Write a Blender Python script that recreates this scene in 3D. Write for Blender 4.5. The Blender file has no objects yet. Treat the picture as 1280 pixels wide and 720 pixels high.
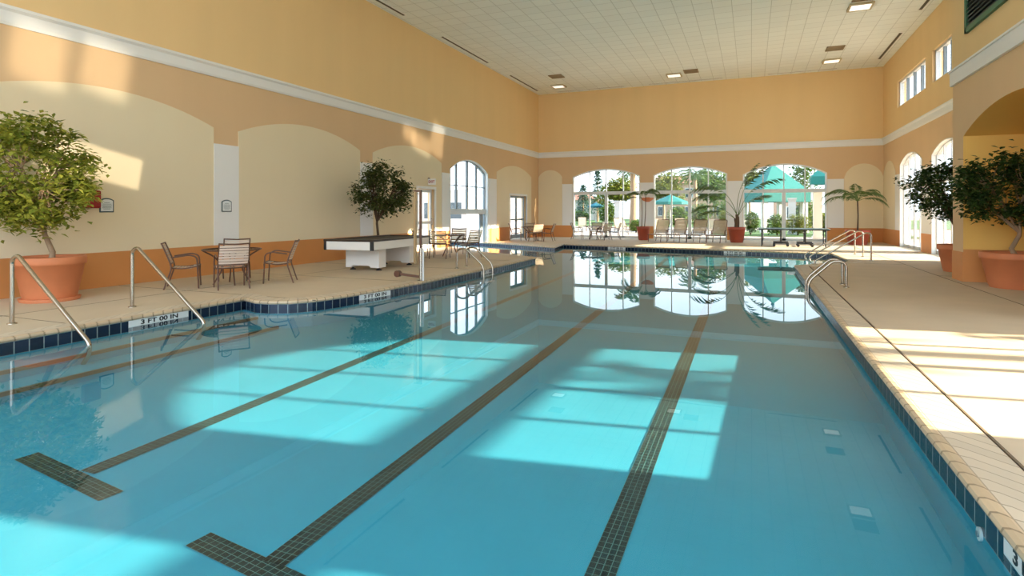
import bpy, bmesh, math, random
from mathutils import Vector, Matrix
C = bpy.context.scene.collection
PI = math.pi
SC = bpy.context.scene

# ------------------------------------------------------------------ camera
F_PX, CXP, HORIZON, EYE, YAW = 720.56, 640.0, 264.76, 1.47, 0.3939
cam_d = bpy.data.cameras.new('camera')
cam = bpy.data.objects.new('camera', cam_d)
C.objects.link(cam)
cam.location = (0, 0, EYE)
cam.rotation_euler = (PI / 2, 0, YAW)
cam_d.sensor_width = 36.0
cam_d.lens = 36.0 * F_PX / 1280.0
cam_d.shift_y = (HORIZON - 360.0) / 1280.0
cam_d.clip_end = 400
SC.camera = cam
_s, _c = math.sin(YAW), math.cos(YAW)


def at(px, py, Y):
    """a point of the photograph put on the plane y = Y"""
    u = (px - CXP) / F_PX
    t = Y / (_c + u * _s)
    return Vector((t * (-_s + u * _c), Y, EYE - (py - HORIZON) / F_PX * t))


# ------------------------------------------------------------------ materials
def nodes_of(name):
    m = bpy.data.materials.new(name)
    m.use_nodes = True
    nt = m.node_tree
    return m, nt, nt.nodes['Principled BSDF']


def mat(name, col, rough=0.6, metal=0.0, noise=0.0, scale=8.0, spec=0.5, bump=0.0, stretch=None):
    m, nt, b = nodes_of(name)
    b.inputs['Base Color'].default_value = (*col, 1)
    b.inputs['Roughness'].default_value = rough
    b.inputs['Metallic'].default_value = metal
    b.inputs['Specular IOR Level'].default_value = spec
    if noise or bump:
        tc = nt.nodes.new('ShaderNodeTexCoord')
        mp = nt.nodes.new('ShaderNodeMapping')
        if stretch:
            mp.inputs['Scale'].default_value = stretch
        nz = nt.nodes.new('ShaderNodeTexNoise')
        nz.inputs['Scale'].default_value = scale
        nz.inputs['Detail'].default_value = 4
        nt.links.new(tc.outputs['Object'], mp.inputs['Vector'])
        nt.links.new(mp.outputs['Vector'], nz.inputs['Vector'])
        if noise:
            mx = nt.nodes.new('ShaderNodeMix')
            mx.data_type = 'RGBA'
            mx.inputs[6].default_value = (*[c * (1 - noise) for c in col], 1)
            mx.inputs[7].default_value = (*[min(1, c * (1 + noise)) for c in col], 1)
            nt.links.new(nz.outputs['Fac'], mx.inputs[0])
            nt.links.new(mx.outputs[2], b.inputs['Base Color'])
        if bump:
            bp = nt.nodes.new('ShaderNodeBump')
            bp.inputs['Strength'].default_value = bump
            bp.inputs['Distance'].default_value = 0.01
            nt.links.new(nz.outputs['Fac'], bp.inputs['Height'])
            nt.links.new(bp.outputs['Normal'], b.inputs['Normal'])
    return m


def emit(name, col, strength):
    m, nt, b = nodes_of(name)
    b.inputs['Base Color'].default_value = (*col, 1)
    b.inputs['Emission Color'].default_value = (*col, 1)
    b.inputs['Emission Strength'].default_value = strength
    return m


def leaf_mat(name, dark, light):
    m, nt, b = nodes_of(name)
    geo = nt.nodes.new('ShaderNodeNewGeometry')
    mx = nt.nodes.new('ShaderNodeMix')
    mx.data_type = 'RGBA'
    mx.inputs[6].default_value = (*dark, 1)
    mx.inputs[7].default_value = (*light, 1)
    nt.links.new(geo.outputs['Random Per Island'], mx.inputs[0])
    nt.links.new(mx.outputs[2], b.inputs['Base Color'])
    b.inputs['Roughness'].default_value = 0.45
    tr = nt.nodes.new('ShaderNodeBsdfTranslucent')
    nt.links.new(mx.outputs[2], tr.inputs['Color'])
    ms = nt.nodes.new('ShaderNodeMixShader')
    ms.inputs[0].default_value = 0.3
    out = nt.nodes['Material Output']
    nt.links.new(b.outputs[0], ms.inputs[1])
    nt.links.new(tr.outputs[0], ms.inputs[2])
    nt.links.new(ms.outputs[0], out.inputs['Surface'])
    return m


def brick(name, col, grout, bw, bh, mortar, coord='Object', rough=0.5, var=0.08, swap=None, offset=0.0, spec=0.5):
    """tile grid; coord 'UV' or 'Object'; swap picks which object axes drive the grid"""
    m, nt, b = nodes_of(name)
    tc = nt.nodes.new('ShaderNodeTexCoord')
    br = nt.nodes.new('ShaderNodeTexBrick')
    br.offset = offset
    br.squash = 1.0
    br.inputs['Scale'].default_value = 1.0
    br.inputs['Brick Width'].default_value = bw
    br.inputs['Row Height'].default_value = bh
    br.inputs['Mortar Size'].default_value = mortar
    br.inputs['Mortar Smooth'].default_value = 0.1
    br.inputs['Bias'].default_value = 0.0
    br.inputs['Color1'].default_value = (*[c * (1 - var) for c in col], 1)
    br.inputs['Color2'].default_value = (*[min(1, c * (1 + var)) for c in col], 1)
    br.inputs['Mortar'].default_value = (*grout, 1)
    src = tc.outputs[coord]
    if swap:
        sp = nt.nodes.new('ShaderNodeSeparateXYZ')
        cb = nt.nodes.new('ShaderNodeCombineXYZ')
        nt.links.new(src, sp.inputs[0])
        nt.links.new(sp.outputs[swap[0]], cb.inputs[0])
        nt.links.new(sp.outputs[swap[1]], cb.inputs[1])
        src = cb.outputs[0]
    nt.links.new(src, br.inputs['Vector'])
    nt.links.new(br.outputs['Color'], b.inputs['Base Color'])
    b.inputs['Roughness'].default_value = rough
    b.inputs['Specular IOR Level'].default_value = spec
    return m


def see_through(name, tint, ior=1.45, rough=0.0, frostmix=None, bump=0.0):
    """clear sheet: Fresnel mix of a tinted transparent and a glossy closure"""
    m, nt, b = nodes_of(name)
    out = nt.nodes['Material Output']
    nt.nodes.remove(b)
    tr = nt.nodes.new('ShaderNodeBsdfTransparent')
    tr.inputs['Color'].default_value = (*tint, 1)
    gl = nt.nodes.new('ShaderNodeBsdfGlossy')
    gl.inputs['Roughness'].default_value = rough
    # Schlick reflectance, the same from both sides of the sheet
    f0 = ((ior - 1) / (ior + 1)) ** 2
    ge = nt.nodes.new('ShaderNodeNewGeometry')
    dt = nt.nodes.new('ShaderNodeVectorMath')
    dt.operation = 'DOT_PRODUCT'
    nt.links.new(ge.outputs['Incoming'], dt.inputs[0])
    nt.links.new(ge.outputs['Normal'], dt.inputs[1])

    def mth(op, a, b=None):
        n = nt.nodes.new('ShaderNodeMath')
        n.operation = op
        for i, x in enumerate((a, b)):
            if x is None:
                continue
            if isinstance(x, (int, float)):
                n.inputs[i].default_value = x
            else:
                nt.links.new(x, n.inputs[i])
        return n.outputs[0]
    c1 = mth('SUBTRACT', 1.0, mth('ABSOLUTE', dt.outputs['Value']))
    fres = mth('ADD', mth('MULTIPLY', mth('POWER', c1, 5.0), 1 - f0), f0)
    ms = nt.nodes.new('ShaderNodeMixShader')
    if bump:
        tc = nt.nodes.new('ShaderNodeTexCoord')
        nz = nt.nodes.new('ShaderNodeTexNoise')
        nz.inputs['Scale'].default_value = 1.6
        nz.inputs['Detail'].default_value = 2
        bp = nt.nodes.new('ShaderNodeBump')
        bp.inputs['Strength'].default_value = bump
        bp.inputs['Distance'].default_value = 0.02
        nt.links.new(tc.outputs['Object'], nz.inputs['Vector'])
        nt.links.new(nz.outputs['Fac'], bp.inputs['Height'])
        nt.links.new(bp.outputs['Normal'], gl.inputs['Normal'])
    nt.links.new(fres, ms.inputs[0])
    nt.links.new(tr.outputs[0], ms.inputs[1])
    nt.links.new(gl.outputs[0], ms.inputs[2])
    nt.links.new(ms.outputs[0], out.inputs['Surface'])
    return m


M = {}
M['upper'] = mat('upper_wall_paint', (0.82, 0.59, 0.30), 0.7, noise=0.05, scale=1.2, stretch=(1, 1, 0.12), spec=0.2)
M['tan'] = mat('tan_wall_paint', (0.70, 0.49, 0.285), 0.7, noise=0.05, scale=1.2, stretch=(1, 1, 0.12), spec=0.2)
M['cream'] = mat('cream_panel_paint', (0.78, 0.67, 0.46), 0.7, noise=0.03, scale=1.0, stretch=(1, 1, 0.2), spec=0.2)
M['base'] = mat('russet_base_paint', (0.63, 0.27, 0.085), 0.6, noise=0.08, scale=2.0, spec=0.3)
M['recess'] = mat('golden_recess_paint', (0.84, 0.52, 0.14), 0.7, noise=0.05, scale=1.2, spec=0.2)
M['white'] = mat('white_trim_paint', (0.80, 0.80, 0.78), 0.6, spec=0.3)
M['frame'] = mat('white_window_aluminium', (0.68, 0.70, 0.70), 0.4)
M['frame_grey'] = mat('grey_window_aluminium', (0.20, 0.24, 0.26), 0.4)
M['ceil'] = brick('acoustic_ceiling_tile', (0.84, 0.88, 0.85), (0.62, 0.65, 0.62), 0.61, 0.61, 0.012, 'Object', 0.9, 0.02, spec=0.1)
M['deck'] = mat('brushed_concrete_deck', (0.61, 0.49, 0.345), 0.75, noise=0.12, scale=1.1, spec=0.25, bump=0.02)
M['coping'] = brick('coping_plank', (0.60, 0.50, 0.37), (0.36, 0.29, 0.2), 0.155, 5.0, 0.007, 'UV', 0.6, 0.07)
M['bullnose'] = brick('bullnose_tile', (0.55, 0.41, 0.26), (0.28, 0.2, 0.12), 0.155, 5.0, 0.010, 'UV', 0.5, 0.12)
M['navy'] = brick('navy_waterline_tile', (0.006, 0.016, 0.04), (0.26, 0.32, 0.32), 0.155, 0.155, 0.006, 'UV', 0.25, 0.3)
M['plaster'] = mat('pool_plaster', (0.050, 0.290, 0.385), 0.8, noise=0.07, scale=2.0, spec=0.1)
M['lane'] = brick('lane_line_tile', (0.006, 0.018, 0.02), (0.09, 0.2, 0.18), 0.053, 0.04, 0.0022, 'UV', 0.5, 0.5)
M['nosing'] = mat('step_nosing_tile', (0.10, 0.075, 0.04), 0.5)
M['water'] = see_through('pool_water', (0.86, 0.97, 0.985), 1.31)
M['glass'] = see_through('window_glass', (0.78, 0.80, 0.80), 1.22)
M['glass_clear'] = see_through('clear_window_glass', (0.96, 0.97, 0.97), 1.15)
M['joint'] = mat('joint_sealant', (0.17, 0.12, 0.075), 0.8)
M['steel'] = mat('brushed_stainless_steel', (0.46, 0.40, 0.33), 0.22, 0.95)
M['bronze'] = mat('bronze_powder_coat', (0.115, 0.05, 0.028), 0.4)
M['strap'] = mat('taupe_vinyl_strap', (0.62, 0.50, 0.41), 0.5)
M['strap_tan'] = mat('tan_vinyl_strap', (0.50, 0.40, 0.28), 0.5)
M['tableglass'] = see_through('table_glass', (0.55, 0.55, 0.5), 1.5, 0.03)
M['terra'] = mat('terracotta', (0.60, 0.20, 0.08), 0.65, noise=0.12, scale=4, bump=0.05)
M['red_pot'] = mat('dark_red_clay', (0.36, 0.065, 0.03), 0.55, noise=0.12, scale=4)
M['soil'] = mat('potting_soil', (0.06, 0.035, 0.02), 0.95, noise=0.3, scale=30)
M['bark'] = mat('ficus_bark', (0.33, 0.22, 0.13), 0.8, noise=0.2, scale=12)
M['bark_dark'] = mat('dark_bark', (0.085, 0.05, 0.028), 0.85, noise=0.2, scale=12)
M['leaf_light'] = leaf_mat('ficus_leaf_yellow_green', (0.13, 0.18, 0.018), (0.42, 0.42, 0.065))
M['leaf_mid'] = leaf_mat('ficus_leaf_mid', (0.03, 0.055, 0.015), (0.12, 0.14, 0.03))
M['leaf_dark'] = leaf_mat('ficus_leaf_dark', (0.018, 0.045, 0.010), (0.065, 0.12, 0.022))
M['palm'] = leaf_mat('palm_leaflet', (0.045, 0.10, 0.02), (0.15, 0.22, 0.05))
M['out_green'] = leaf_mat('garden_leaf', (0.045, 0.10, 0.014), (0.20, 0.28, 0.04))
M['out_yellow'] = leaf_mat('garden_leaf_yellow', (0.12, 0.15, 0.02), (0.32, 0.32, 0.05))
M['out_blue'] = leaf_mat('conifer_leaf', (0.03, 0.085, 0.06), (0.10, 0.19, 0.13))
M['pt_white'] = mat('white_laminate', (0.80, 0.77, 0.72), 0.35)
M['pt_dark'] = mat('dark_wood_rail', (0.045, 0.028, 0.02), 0.35)
M['pt_cloth'] = mat('dark_table_cloth', (0.10, 0.085, 0.06), 0.9)
M['black'] = mat('black_plastic', (0.012, 0.012, 0.014), 0.5)
M['pp_green'] = mat('dark_green_playing_board', (0.015, 0.05, 0.045), 0.5)
M['red'] = mat('red_enamel', (0.32, 0.012, 0.012), 0.4)
M['sign_white'] = mat('sign_face', (0.72, 0.76, 0.76), 0.5)
M['sign_green'] = mat('sign_frame', (0.05, 0.09, 0.10), 0.5)
M['marker_white'] = mat('marker_tile', (0.74, 0.76, 0.74), 0.35)
M['marker_black'] = mat('marker_lettering', (0.008, 0.008, 0.01), 0.4)
M['louvre'] = mat('green_louvre_frame', (0.045, 0.15, 0.075), 0.5)
M['louvre_slat'] = mat('dark_louvre_slat', (0.015, 0.028, 0.024), 0.5)
M['lamp'] = emit('lit_lamp_lens', (1.0, 0.97, 0.90), 0.75)
M['lamp_frame'] = mat('lamp_housing', (0.52, 0.44, 0.28), 0.6)
M['vent'] = mat('brown_vent', (0.33, 0.25, 0.15), 0.7)
M['slot'] = mat('slot_dark', (0.10, 0.085, 0.06), 0.8)
M['teal'] = mat('teal_canvas', (0.006, 0.15, 0.125), 0.7, noise=0.1, scale=1.0)
M['teal_blue'] = mat('blue_teal_canvas', (0.006, 0.11, 0.15), 0.7)
M['stone'] = mat('pale_column_stone', (0.62, 0.60, 0.58), 0.6)
M['patio'] = mat('patio_paving', (0.42, 0.34, 0.27), 0.8, noise=0.1, scale=1.0)
M['lawn'] = mat('lawn_grass', (0.08, 0.15, 0.03), 0.9, noise=0.3, scale=3.0)
M['stucco'] = mat('peach_stucco', (0.50, 0.31, 0.20), 0.8, noise=0.05, scale=2.0)
M['stucco_pale'] = mat('pale_stucco', (0.58, 0.50, 0.42), 0.8, noise=0.05, scale=2.0)
M['rooftile'] = mat('clay_roof', (0.28, 0.12, 0.07), 0.8)
M['darkglass'] = mat('dark_window_glass', (0.05, 0.07, 0.08), 0.1)
M['white_plastic'] = mat('white_plastic', (0.75, 0.75, 0.73), 0.4)


# ------------------------------------------------------------------ mesh builder
class MB:
    def __init__(self):
        self.v, self.f, self.sm, self.mi, self.uv = [], [], [], [], {}

    def add(self, verts, faces, smooth=False, mi=0, uvs=None):
        n = len(self.v)
        self.v += [tuple(p) for p in verts]
        for k, fc in enumerate(faces):
            if uvs:
                self.uv[len(self.f)] = uvs[k]
            self.f.append([i + n for i in fc])
            self.sm.append(smooth)
            self.mi.append(mi)
        return self

    def box(self, c, s, rot=None, mi=0, taper=1.0):
        x, y, z = s[0] / 2, s[1] / 2, s[2] / 2
        t = taper
        vs = [(-x * t, -y * t, -z), (x * t, -y * t, -z), (x * t, y * t, -z), (-x * t, y * t, -z), (-x, -y, z), (x, -y, z), (x, y, z), (-x, y, z)]
        if rot:
            vs = [rot @ Vector(p) for p in vs]
        vs = [(p[0] + c[0], p[1] + c[1], p[2] + c[2]) for p in vs]
        return self.add(vs, [(3, 2, 1, 0), (4, 5, 6, 7), (0, 1, 5, 4), (1, 2, 6, 5), (2, 3, 7, 6), (3, 0, 4, 7)], False, mi)

    def lohi(self, a, b, mi=0):
        return self.box([(a[i] + b[i]) / 2 for i in range(3)], [abs(b[i] - a[i]) for i in range(3)], None, mi)

    def bar(self, a, b, w, h, mi=0):
        """rectangular bar from a to b"""
        a, b = Vector(a), Vector(b)
        d = (b - a)
        L = d.length
        d.normalize()
        up = Vector((0, 0, 1)) if abs(d.z) < 0.95 else Vector((1, 0, 0))
        x = d.cross(up).normalized()
        z = x.cross(d).normalized()
        R = Matrix((x, d, z)).transposed()
        return self.box((a + b) / 2, (w, L, h), R, mi)

    def tube(self, pts, r, n=10, closed=False, mi=0, caps=True):
        pts = [Vector(p) for p in pts]
        rs = r if isinstance(r, (list, tuple)) else [r] * len(pts)
        N = len(pts)
        vs, fs = [], []
        prev = None
        for i, p in enumerate(pts):
            if closed:
                d = pts[(i + 1) % N] - pts[i - 1]
            else:
                d = pts[min(i + 1, N - 1)] - pts[max(i - 1, 0)]
            d.normalize()
            if prev is None:
                up = Vector((0, 0, 1)) if abs(d.z) < 0.9 else Vector((1, 0, 0))
                x = d.cross(up).normalized()
            else:
                x = (prev - d * prev.dot(d)).normalized()
            prev = x
            y = d.cross(x)
            for k in range(n):
                a = 2 * PI * k / n
                vs.append(p + (x * math.cos(a) + y * math.sin(a)) * rs[i])
        segs = N if closed else N - 1
        for i in range(segs):
            j = (i + 1) % N
            for k in range(n):
                l = (k + 1) % n
                fs.append((i * n + k, i * n + l, j * n + l, j * n + k))
        self.add(vs, fs, True, mi)
        if caps and not closed:
            self.add(vs[:n], [tuple(range(n - 1, -1, -1))], False, mi)
            self.add(vs[-n:], [tuple(range(n))], False, mi)
        return self

    def lathe(self, prof, c=(0, 0, 0), n=28, mi=0):
        vs, fs = [], []
        for (r, z) in prof:
            for k in range(n):
                a = 2 * PI * k / n
                vs.append((c[0] + r * math.cos(a), c[1] + r * math.sin(a), c[2] + z))
        for i in range(len(prof) - 1):
            for k in range(n):
                l = (k + 1) % n
                fs.append((i * n + k, i * n + l, (i + 1) * n + l, (i + 1) * n + k))
        self.add(vs, fs, True, mi)
        if prof[0][0] > 1e-4:
            self.add(vs[:n], [tuple(range(n - 1, -1, -1))], False, mi)
        if prof[-1][0] > 1e-4:
            self.add(vs[-n:], [tuple(range(n))], False, mi)
        return self

    def prism(self, poly, pos, o0, o1, mi=0):
        """poly: 2-D outline; pos(u, z, o) -> 3-D; extruded from offset o0 to o1"""
        n = len(poly)
        vs = [pos(u, z, o0) for u, z in poly] + [pos(u, z, o1) for u, z in poly]
        fs = [tuple(range(n - 1, -1, -1)), tuple(range(n, 2 * n))]
        fs += [(i, (i + 1) % n, n + (i + 1) % n, n + i) for i in range(n)]
        return self.add(vs, fs, False, mi)

    def build(self, name, m, parent=None, bevel=0.0, fix=True, subsurf=0):
        me = bpy.data.meshes.new(name)
        me.from_pydata(self.v, [], self.f)
        mats = m if isinstance(m, (list, tuple)) else [m]
        for x in mats:
            me.materials.append(x)
        me.polygons.foreach_set('use_smooth', self.sm)
        me.polygons.foreach_set('material_index', self.mi)
        if self.uv:
            ul = me.uv_layers.new(name='UVMap')
            for fi, uvs in self.uv.items():
                p = me.polygons[fi]
                for li, uv in zip(p.loop_indices, uvs):
                    ul.data[li].uv = uv
        if fix:
            bm = bmesh.new()
            bm.from_mesh(me)
            bmesh.ops.recalc_face_normals(bm, faces=bm.faces)
            bm.to_mesh(me)
            bm.free()
        me.update()
        o = bpy.data.objects.new(name, me)
        C.objects.link(o)
        if parent:
            o.parent = parent
        if bevel:
            b = o.modifiers.new('bevel', 'BEVEL')
            b.width = bevel
            b.segments = 2
            b.limit_method = 'ANGLE'
        return o


def tag(o, label, cat, group=None, kind=None):
    o['label'] = label
    o['category'] = cat
    if group:
        o['group'] = group
    if kind:
        o['kind'] = kind
    return o


def thing(name, label, cat, loc=(0, 0, 0), rz=0.0, group=None):
    o = bpy.data.objects.new(name, None)
    C.objects.link(o)
    o.location = loc
    o.rotation_euler = (0, 0, rz)
    o.empty_display_size = 0.2
    return tag(o, label, cat, group)


def structure(o):
    o['kind'] = 'structure'
    return o


def copy_tree(o, parent=None):
    c = o.copy()
    C.objects.link(c)
    c.parent = parent
    for ch in list(o.children):
        copy_tree(ch, c)
    return c


def rounded(pts, rad, seg=6):
    """polyline with its inner corners rounded"""
    P = [Vector(p) for p in pts]
    out = [P[0]]
    for i in range(1, len(P) - 1):
        a, b, c = P[i - 1], P[i], P[i + 1]
        d1, d2 = (a - b), (c - b)
        r = min(rad, d1.length * 0.48, d2.length * 0.48)
        p0, p2 = b + d1.normalized() * r, b + d2.normalized() * r
        for k in range(seg + 1):
            t = k / seg
            out.append(p0 * (1 - t) ** 2 + b * 2 * t * (1 - t) + p2 * t * t)
    out.append(P[-1])
    return out


def text_mesh(name, body, size, m, parent, matrix, depth=0.002, sx=1.0):
    cu = bpy.data.curves.new(name, 'FONT')
    cu.body = body
    cu.size = size
    cu.extrude = depth
    cu.offset = size * 0.028
    cu.align_x = 'CENTER'
    cu.align_y = 'CENTER'
    t = bpy.data.objects.new(name + '_curve', cu)
    C.objects.link(t)
    dg = bpy.context.evaluated_depsgraph_get()
    me = bpy.data.meshes.new_from_object(t.evaluated_get(dg))
    bpy.data.objects.remove(t)
    bpy.data.curves.remove(cu)
    me.materials.clear()
    me.materials.append(m)
    me.transform(matrix @ Matrix.Diagonal((sx, 1, 1, 1)))
    o = bpy.data.objects.new(name, me)
    C.objects.link(o)
    o.parent = parent
    return o


# ------------------------------------------------------------------ room dimensions
XL, XR, YF, ZC = -11.70, 5.82, 32.2, 8.40
XB = 4.12          # plane of the projecting arcade wall on the right
YB = -3.0          # the room runs on behind the camera, open to the daylight
WT = 0.30
ZW = -0.13         # water level


def arc_z(u, ua, ub, zs, zt):
    w, r = (ub - ua) / 2, zt - zs
    if r < 1e-4:
        return zs
    R = (w * w + r * r) / (2 * r)
    du = min(abs(u - (ua + ub) / 2), w)
    return zs + math.sqrt(max(R * R - du * du, 0)) - (R - r)


def arch_poly(ua, ub, z0, zs, zt, n=22):
    p = [(ua, z0), (ub, z0)]
    for i in range(n + 1):
        u = ub + (ua - ub) * i / n
        p.append((u, arc_z(u, ua, ub, zs, zt)))
    return p


def pos_left(u, z, o):
    return (XL + o, u, z)          # o grows into the room


def pos_right(u, z, o):
    return (XR - o, u, z)


def pos_block(u, z, o):
    return (XB - o, u, z)


def pos_far(u, z, o):
    return (u, YF - o, z)


def wall_mesh(mb, pos, u0, u1, z0, z1, holes, o0, o1, mi=0):
    """slab with arched or square holes (ua, ub, zb, zs, zt); front face at offset o1"""
    us = {u0, u1}
    for (a, b, zb, zs, zt) in holes:
        k = 1 if zt - zs < 1e-4 else 20
        for i in range(k + 1):
            us.add(a + (b - a) * i / k)
    us = sorted(us)

    def q(p):
        mb.add(p, [(0, 1, 2, 3)], False, mi)
    for l, r in zip(us[:-1], us[1:]):
        mid = (l + r) / 2
        hs = sorted([h for h in holes if h[0] < mid < h[1]], key=lambda h: h[2])
        lo = (z0, z0)
        for h in hs:
            top = (arc_z(l, h[0], h[1], h[3], h[4]), arc_z(r, h[0], h[1], h[3], h[4]))
            if h[2] > lo[0] + 1e-6:
                for o in (o0, o1):
                    q([pos(l, lo[0], o), pos(r, lo[1], o), pos(r, h[2], o), pos(l, h[2], o)])
                q([pos(l, h[2], o0), pos(r, h[2], o0), pos(r, h[2], o1), pos(l, h[2], o1)])
            q([pos(l, top[0], o0), pos(r, top[1], o0), pos(r, top[1], o1), pos(l, top[0], o1)])
            lo = top
        for o in (o0, o1):
            q([pos(l, lo[0], o), pos(r, lo[1], o), pos(r, z1, o), pos(l, z1, o)])
        q([pos(l, z1, o0), pos(r, z1, o0), pos(r, z1, o1), pos(l, z1, o1)])
    for (a, b, zb, zs, zt) in holes:
        for u in (a, b):
            q([pos(u, zb, o0), pos(u, zs, o0), pos(u, zs, o1), pos(u, zb, o1)])
    for u in (u0, u1):
        q([pos(u, z0, o0), pos(u, z1, o0), pos(u, z1, o1), pos(u, z0, o1)])
    return mb


def cut_spans(u0, u1, cuts):
    spans, a = [], u0
    for (x, y) in sorted(cuts):
        if x > a:
            spans.append((a, x))
        a = max(a, y)
    if a < u1:
        spans.append((a, u1))
    return spans


ZCOR0, ZCOR1 = 4.65, 4.97
ZBASE = 0.68


def dress_wall(wall, pos, u0, u1, low_holes, panels, pilasters, hi_holes=()):
    """paint zones and relief of one long wall: upper band, cornice, arch panels, white pilasters, base band"""
    mb = wall_mesh(MB(), pos, u0, u1, ZCOR1 - 0.02, ZC, hi_holes, 0.0, 0.025)
    mb.build('upper_band', M['upper'], wall)
    mb = MB()
    prof = [(0, ZCOR0), (0.03, ZCOR0), (0.05, ZCOR0 + 0.05), (0.05, ZCOR1 - 0.09), (0.10, ZCOR1 - 0.05), (0.10, ZCOR1), (0, ZCOR1)]
    n = len(prof)
    vs = [pos(u0, z, o) for o, z in prof] + [pos(u1, z, o) for o, z in prof]
    mb.add(vs, [tuple(range(n)), tuple(range(2 * n - 1, n - 1, -1))] + [(i, (i + 1) % n, n + (i + 1) % n, n + i) for i in range(n)])
    mb.build('cornice', M['white'], wall)
    for (a, b, zs, zt) in panels:
        holes = [h for h in low_holes if h[0] > a - 0.01 and h[1] < b + 0.01]
        mb = MB()
        us = sorted({a, b, *[a + (b - a) * i / 24 for i in range(25)], *[h[0] for h in holes], *[h[1] for h in holes]})
        for l, r in zip(us[:-1], us[1:]):
            hh = [h for h in holes if h[0] < (l + r) / 2 < h[1]]
            zb = hh[0][3] if hh else ZBASE
            P = [(l, zb), (r, zb), (r, arc_z(r, a, b, zs, zt)), (l, arc_z(l, a, b, zs, zt))]
            mb.prism(P, pos, 0.0, 0.018)
        mb.build('arch_panel', M['cream'], wall)
    for (a, b) in pilasters:
        MB().prism([(a, ZBASE), (b, ZBASE), (b, 3.08), (a, 3.08)], pos, 0.0, 0.03).build('pilaster', M['white'], wall)
    mb = MB()
    for (a, b) in cut_spans(u0, u1, [(h[0], h[1]) for h in low_holes if h[2] < ZBASE]):
        mb.prism([(a, 0), (b, 0), (b, ZBASE), (a, ZBASE)], pos, 0.0, 0.035)
    mb.build('base_band', M['base'], wall)


# ------------------------------------------------------------------ walls
# left
LH = [(18.80, 20.06, 0.0, 2.36, 2.36), (21.35, 25.10, 0.0, 3.28, 3.80), (27.85, 30.20, 0.0, 2.34, 2.34)]
w = structure(wall_mesh(MB(), pos_left, YB, YF, 0, ZC, LH, -WT, 0).build('wall_left', M['tan']))
dress_wall(w, pos_left, YB, YF,
           LH,
           [(-0.3, 4.30, 3.45, 3.90), (5.0, 9.83, 3.45, 3.90), (10.54, 15.32, 3.45, 3.91), (16.0, 20.62, 3.45, 3.90), (26.15, 31.0, 3.45, 3.91)],
           [(4.30, 5.0), (9.83, 10.54), (15.32, 16.0), (20.66, 21.32), (25.14, 26.10)])
# far
FH = [(-9.56, -5.71, 0.0, 3.48, 3.91), (-4.97, -1.18, 0.0, 3.48, 3.91), (-0.42, 3.44, 0.0, 3.40, 3.91)]
w = structure(wall_mesh(MB(), pos_far, XL, XR, 0, ZC, FH, -WT, 0).build('wall_far', M['tan']))
dress_wall(w, pos_far, XL, XR, FH,
           [(XL - 2.4, -10.22, 3.40, 3.92) if False else (-11.68, -10.22, 3.50, 3.92), (4.18, 5.80, 3.15, 3.80)],
           [(-10.2, -9.58), (-5.70, -4.98), (-1.17, -0.43), (3.45, 4.16)])
# right (outer wall with the windows)
RH = [(25.50, 28.88, 0.0, 3.45, 3.84), (20.90, 24.22, 0.0, 3.45, 3.84)]
RHI = [(24.95, 29.28, 5.93, 7.06, 7.06), (20.90, 24.08, 5.93, 7.06, 7.06)]
AH = [(5.35, 9.24, 0.0, 3.32, 3.84), (0.06, 3.92, 0.0, 3.32, 3.84)]
w = structure(wall_mesh(MB(), pos_right, YB, YF, 0, ZC, RH + RHI + AH, -WT, 0).build('wall_right', M['tan']))
dress_wall(w, pos_right, 15.55, YF, RH, [(29.75, 32.18, 3.2, 3.80)], [(28.92, 29.70), (24.26, 25.46)], RHI)
# projecting arcade on the right, with a deep arched recess
w = structure(wall_mesh(MB(), pos_block, 9.60, 15.55, 0, ZC, [(9.95, 14.87, 0.0, 3.06, 3.52)], -0.001, 0).build('wall_arcade', M['tan']))
mb = MB()
vs, fs = [], []
mb.add([(XB, 15.55, 0), (XR, 15.55, 0), (XR, 15.55, ZC), (XB, 15.55, ZC)], [(0, 1, 2, 3)])
mb.add([(XB, 9.60, 0), (XR, 9.60, 0), (XR, 9.60, ZC), (XB, 9.60, ZC)], [(0, 1, 2, 3)])
mb.build('return_wall', M['tan'], w)
mb = MB()
AY0, AY1 = 9.95, 14.87
prev = None
for i in range(25):
    u = AY0 + (AY1 - AY0) * i / 24
    z = arc_z(u, AY0, AY1, 3.06, 3.52)
    if prev:
        mb.add([(XB, prev[0], prev[1]), (XB, u, z), (XR, u, z), (XR, prev[0], prev[1])], [(0, 1, 2, 3)])
    prev = (u, z)
mb.build('vault', M['recess'], w)
mb = MB()
for u in (AY0, AY1):
    mb.add([(XB, u, ZBASE), (XR, u, ZBASE), (XR, u, 3.06), (XB, u, 3.06)], [(0, 1, 2, 3)])
mb.lohi((XR - 0.02, AY0, ZBASE), (XR - 0.001, AY1, 3.6))
mb.build('recess_wall', M['recess'], w)
mb = MB()
for u in (AY0, AY1):
    mb.add([(XB, u, 0), (XR, u, 0), (XR, u, ZBASE), (XB, u, ZBASE)], [(0, 1, 2, 3)])
mb.lohi((XR - 0.03, AY0, 0), (XR - 0.001, AY1, ZBASE))
mb.lohi((XB - 0.015, AY1 - 0.001, 0), (XB, 15.55, 0.62))
mb.build('base_band', M['base'], w)
wall_mesh(MB(), pos_block, 9.60, 15.55, 4.55, ZC, [], 0, 0.02).build('upper_band', M['upper'], w)
mb = MB()
mb.lohi((XB - 0.06, 9.6, 4.24), (XB, 15.55, 4.57))
mb.lohi((XB - 0.09, 9.6, 4.53), (XB, 15.55, 4.57))
mb.build('cornice', M['white'], w)

# ceiling
mb = MB()
mb.lohi((XL - WT, YB, ZC), (XR + WT, YF + WT, ZC + 0.25))
structure(mb.build('ceiling', M['ceil']))


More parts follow.
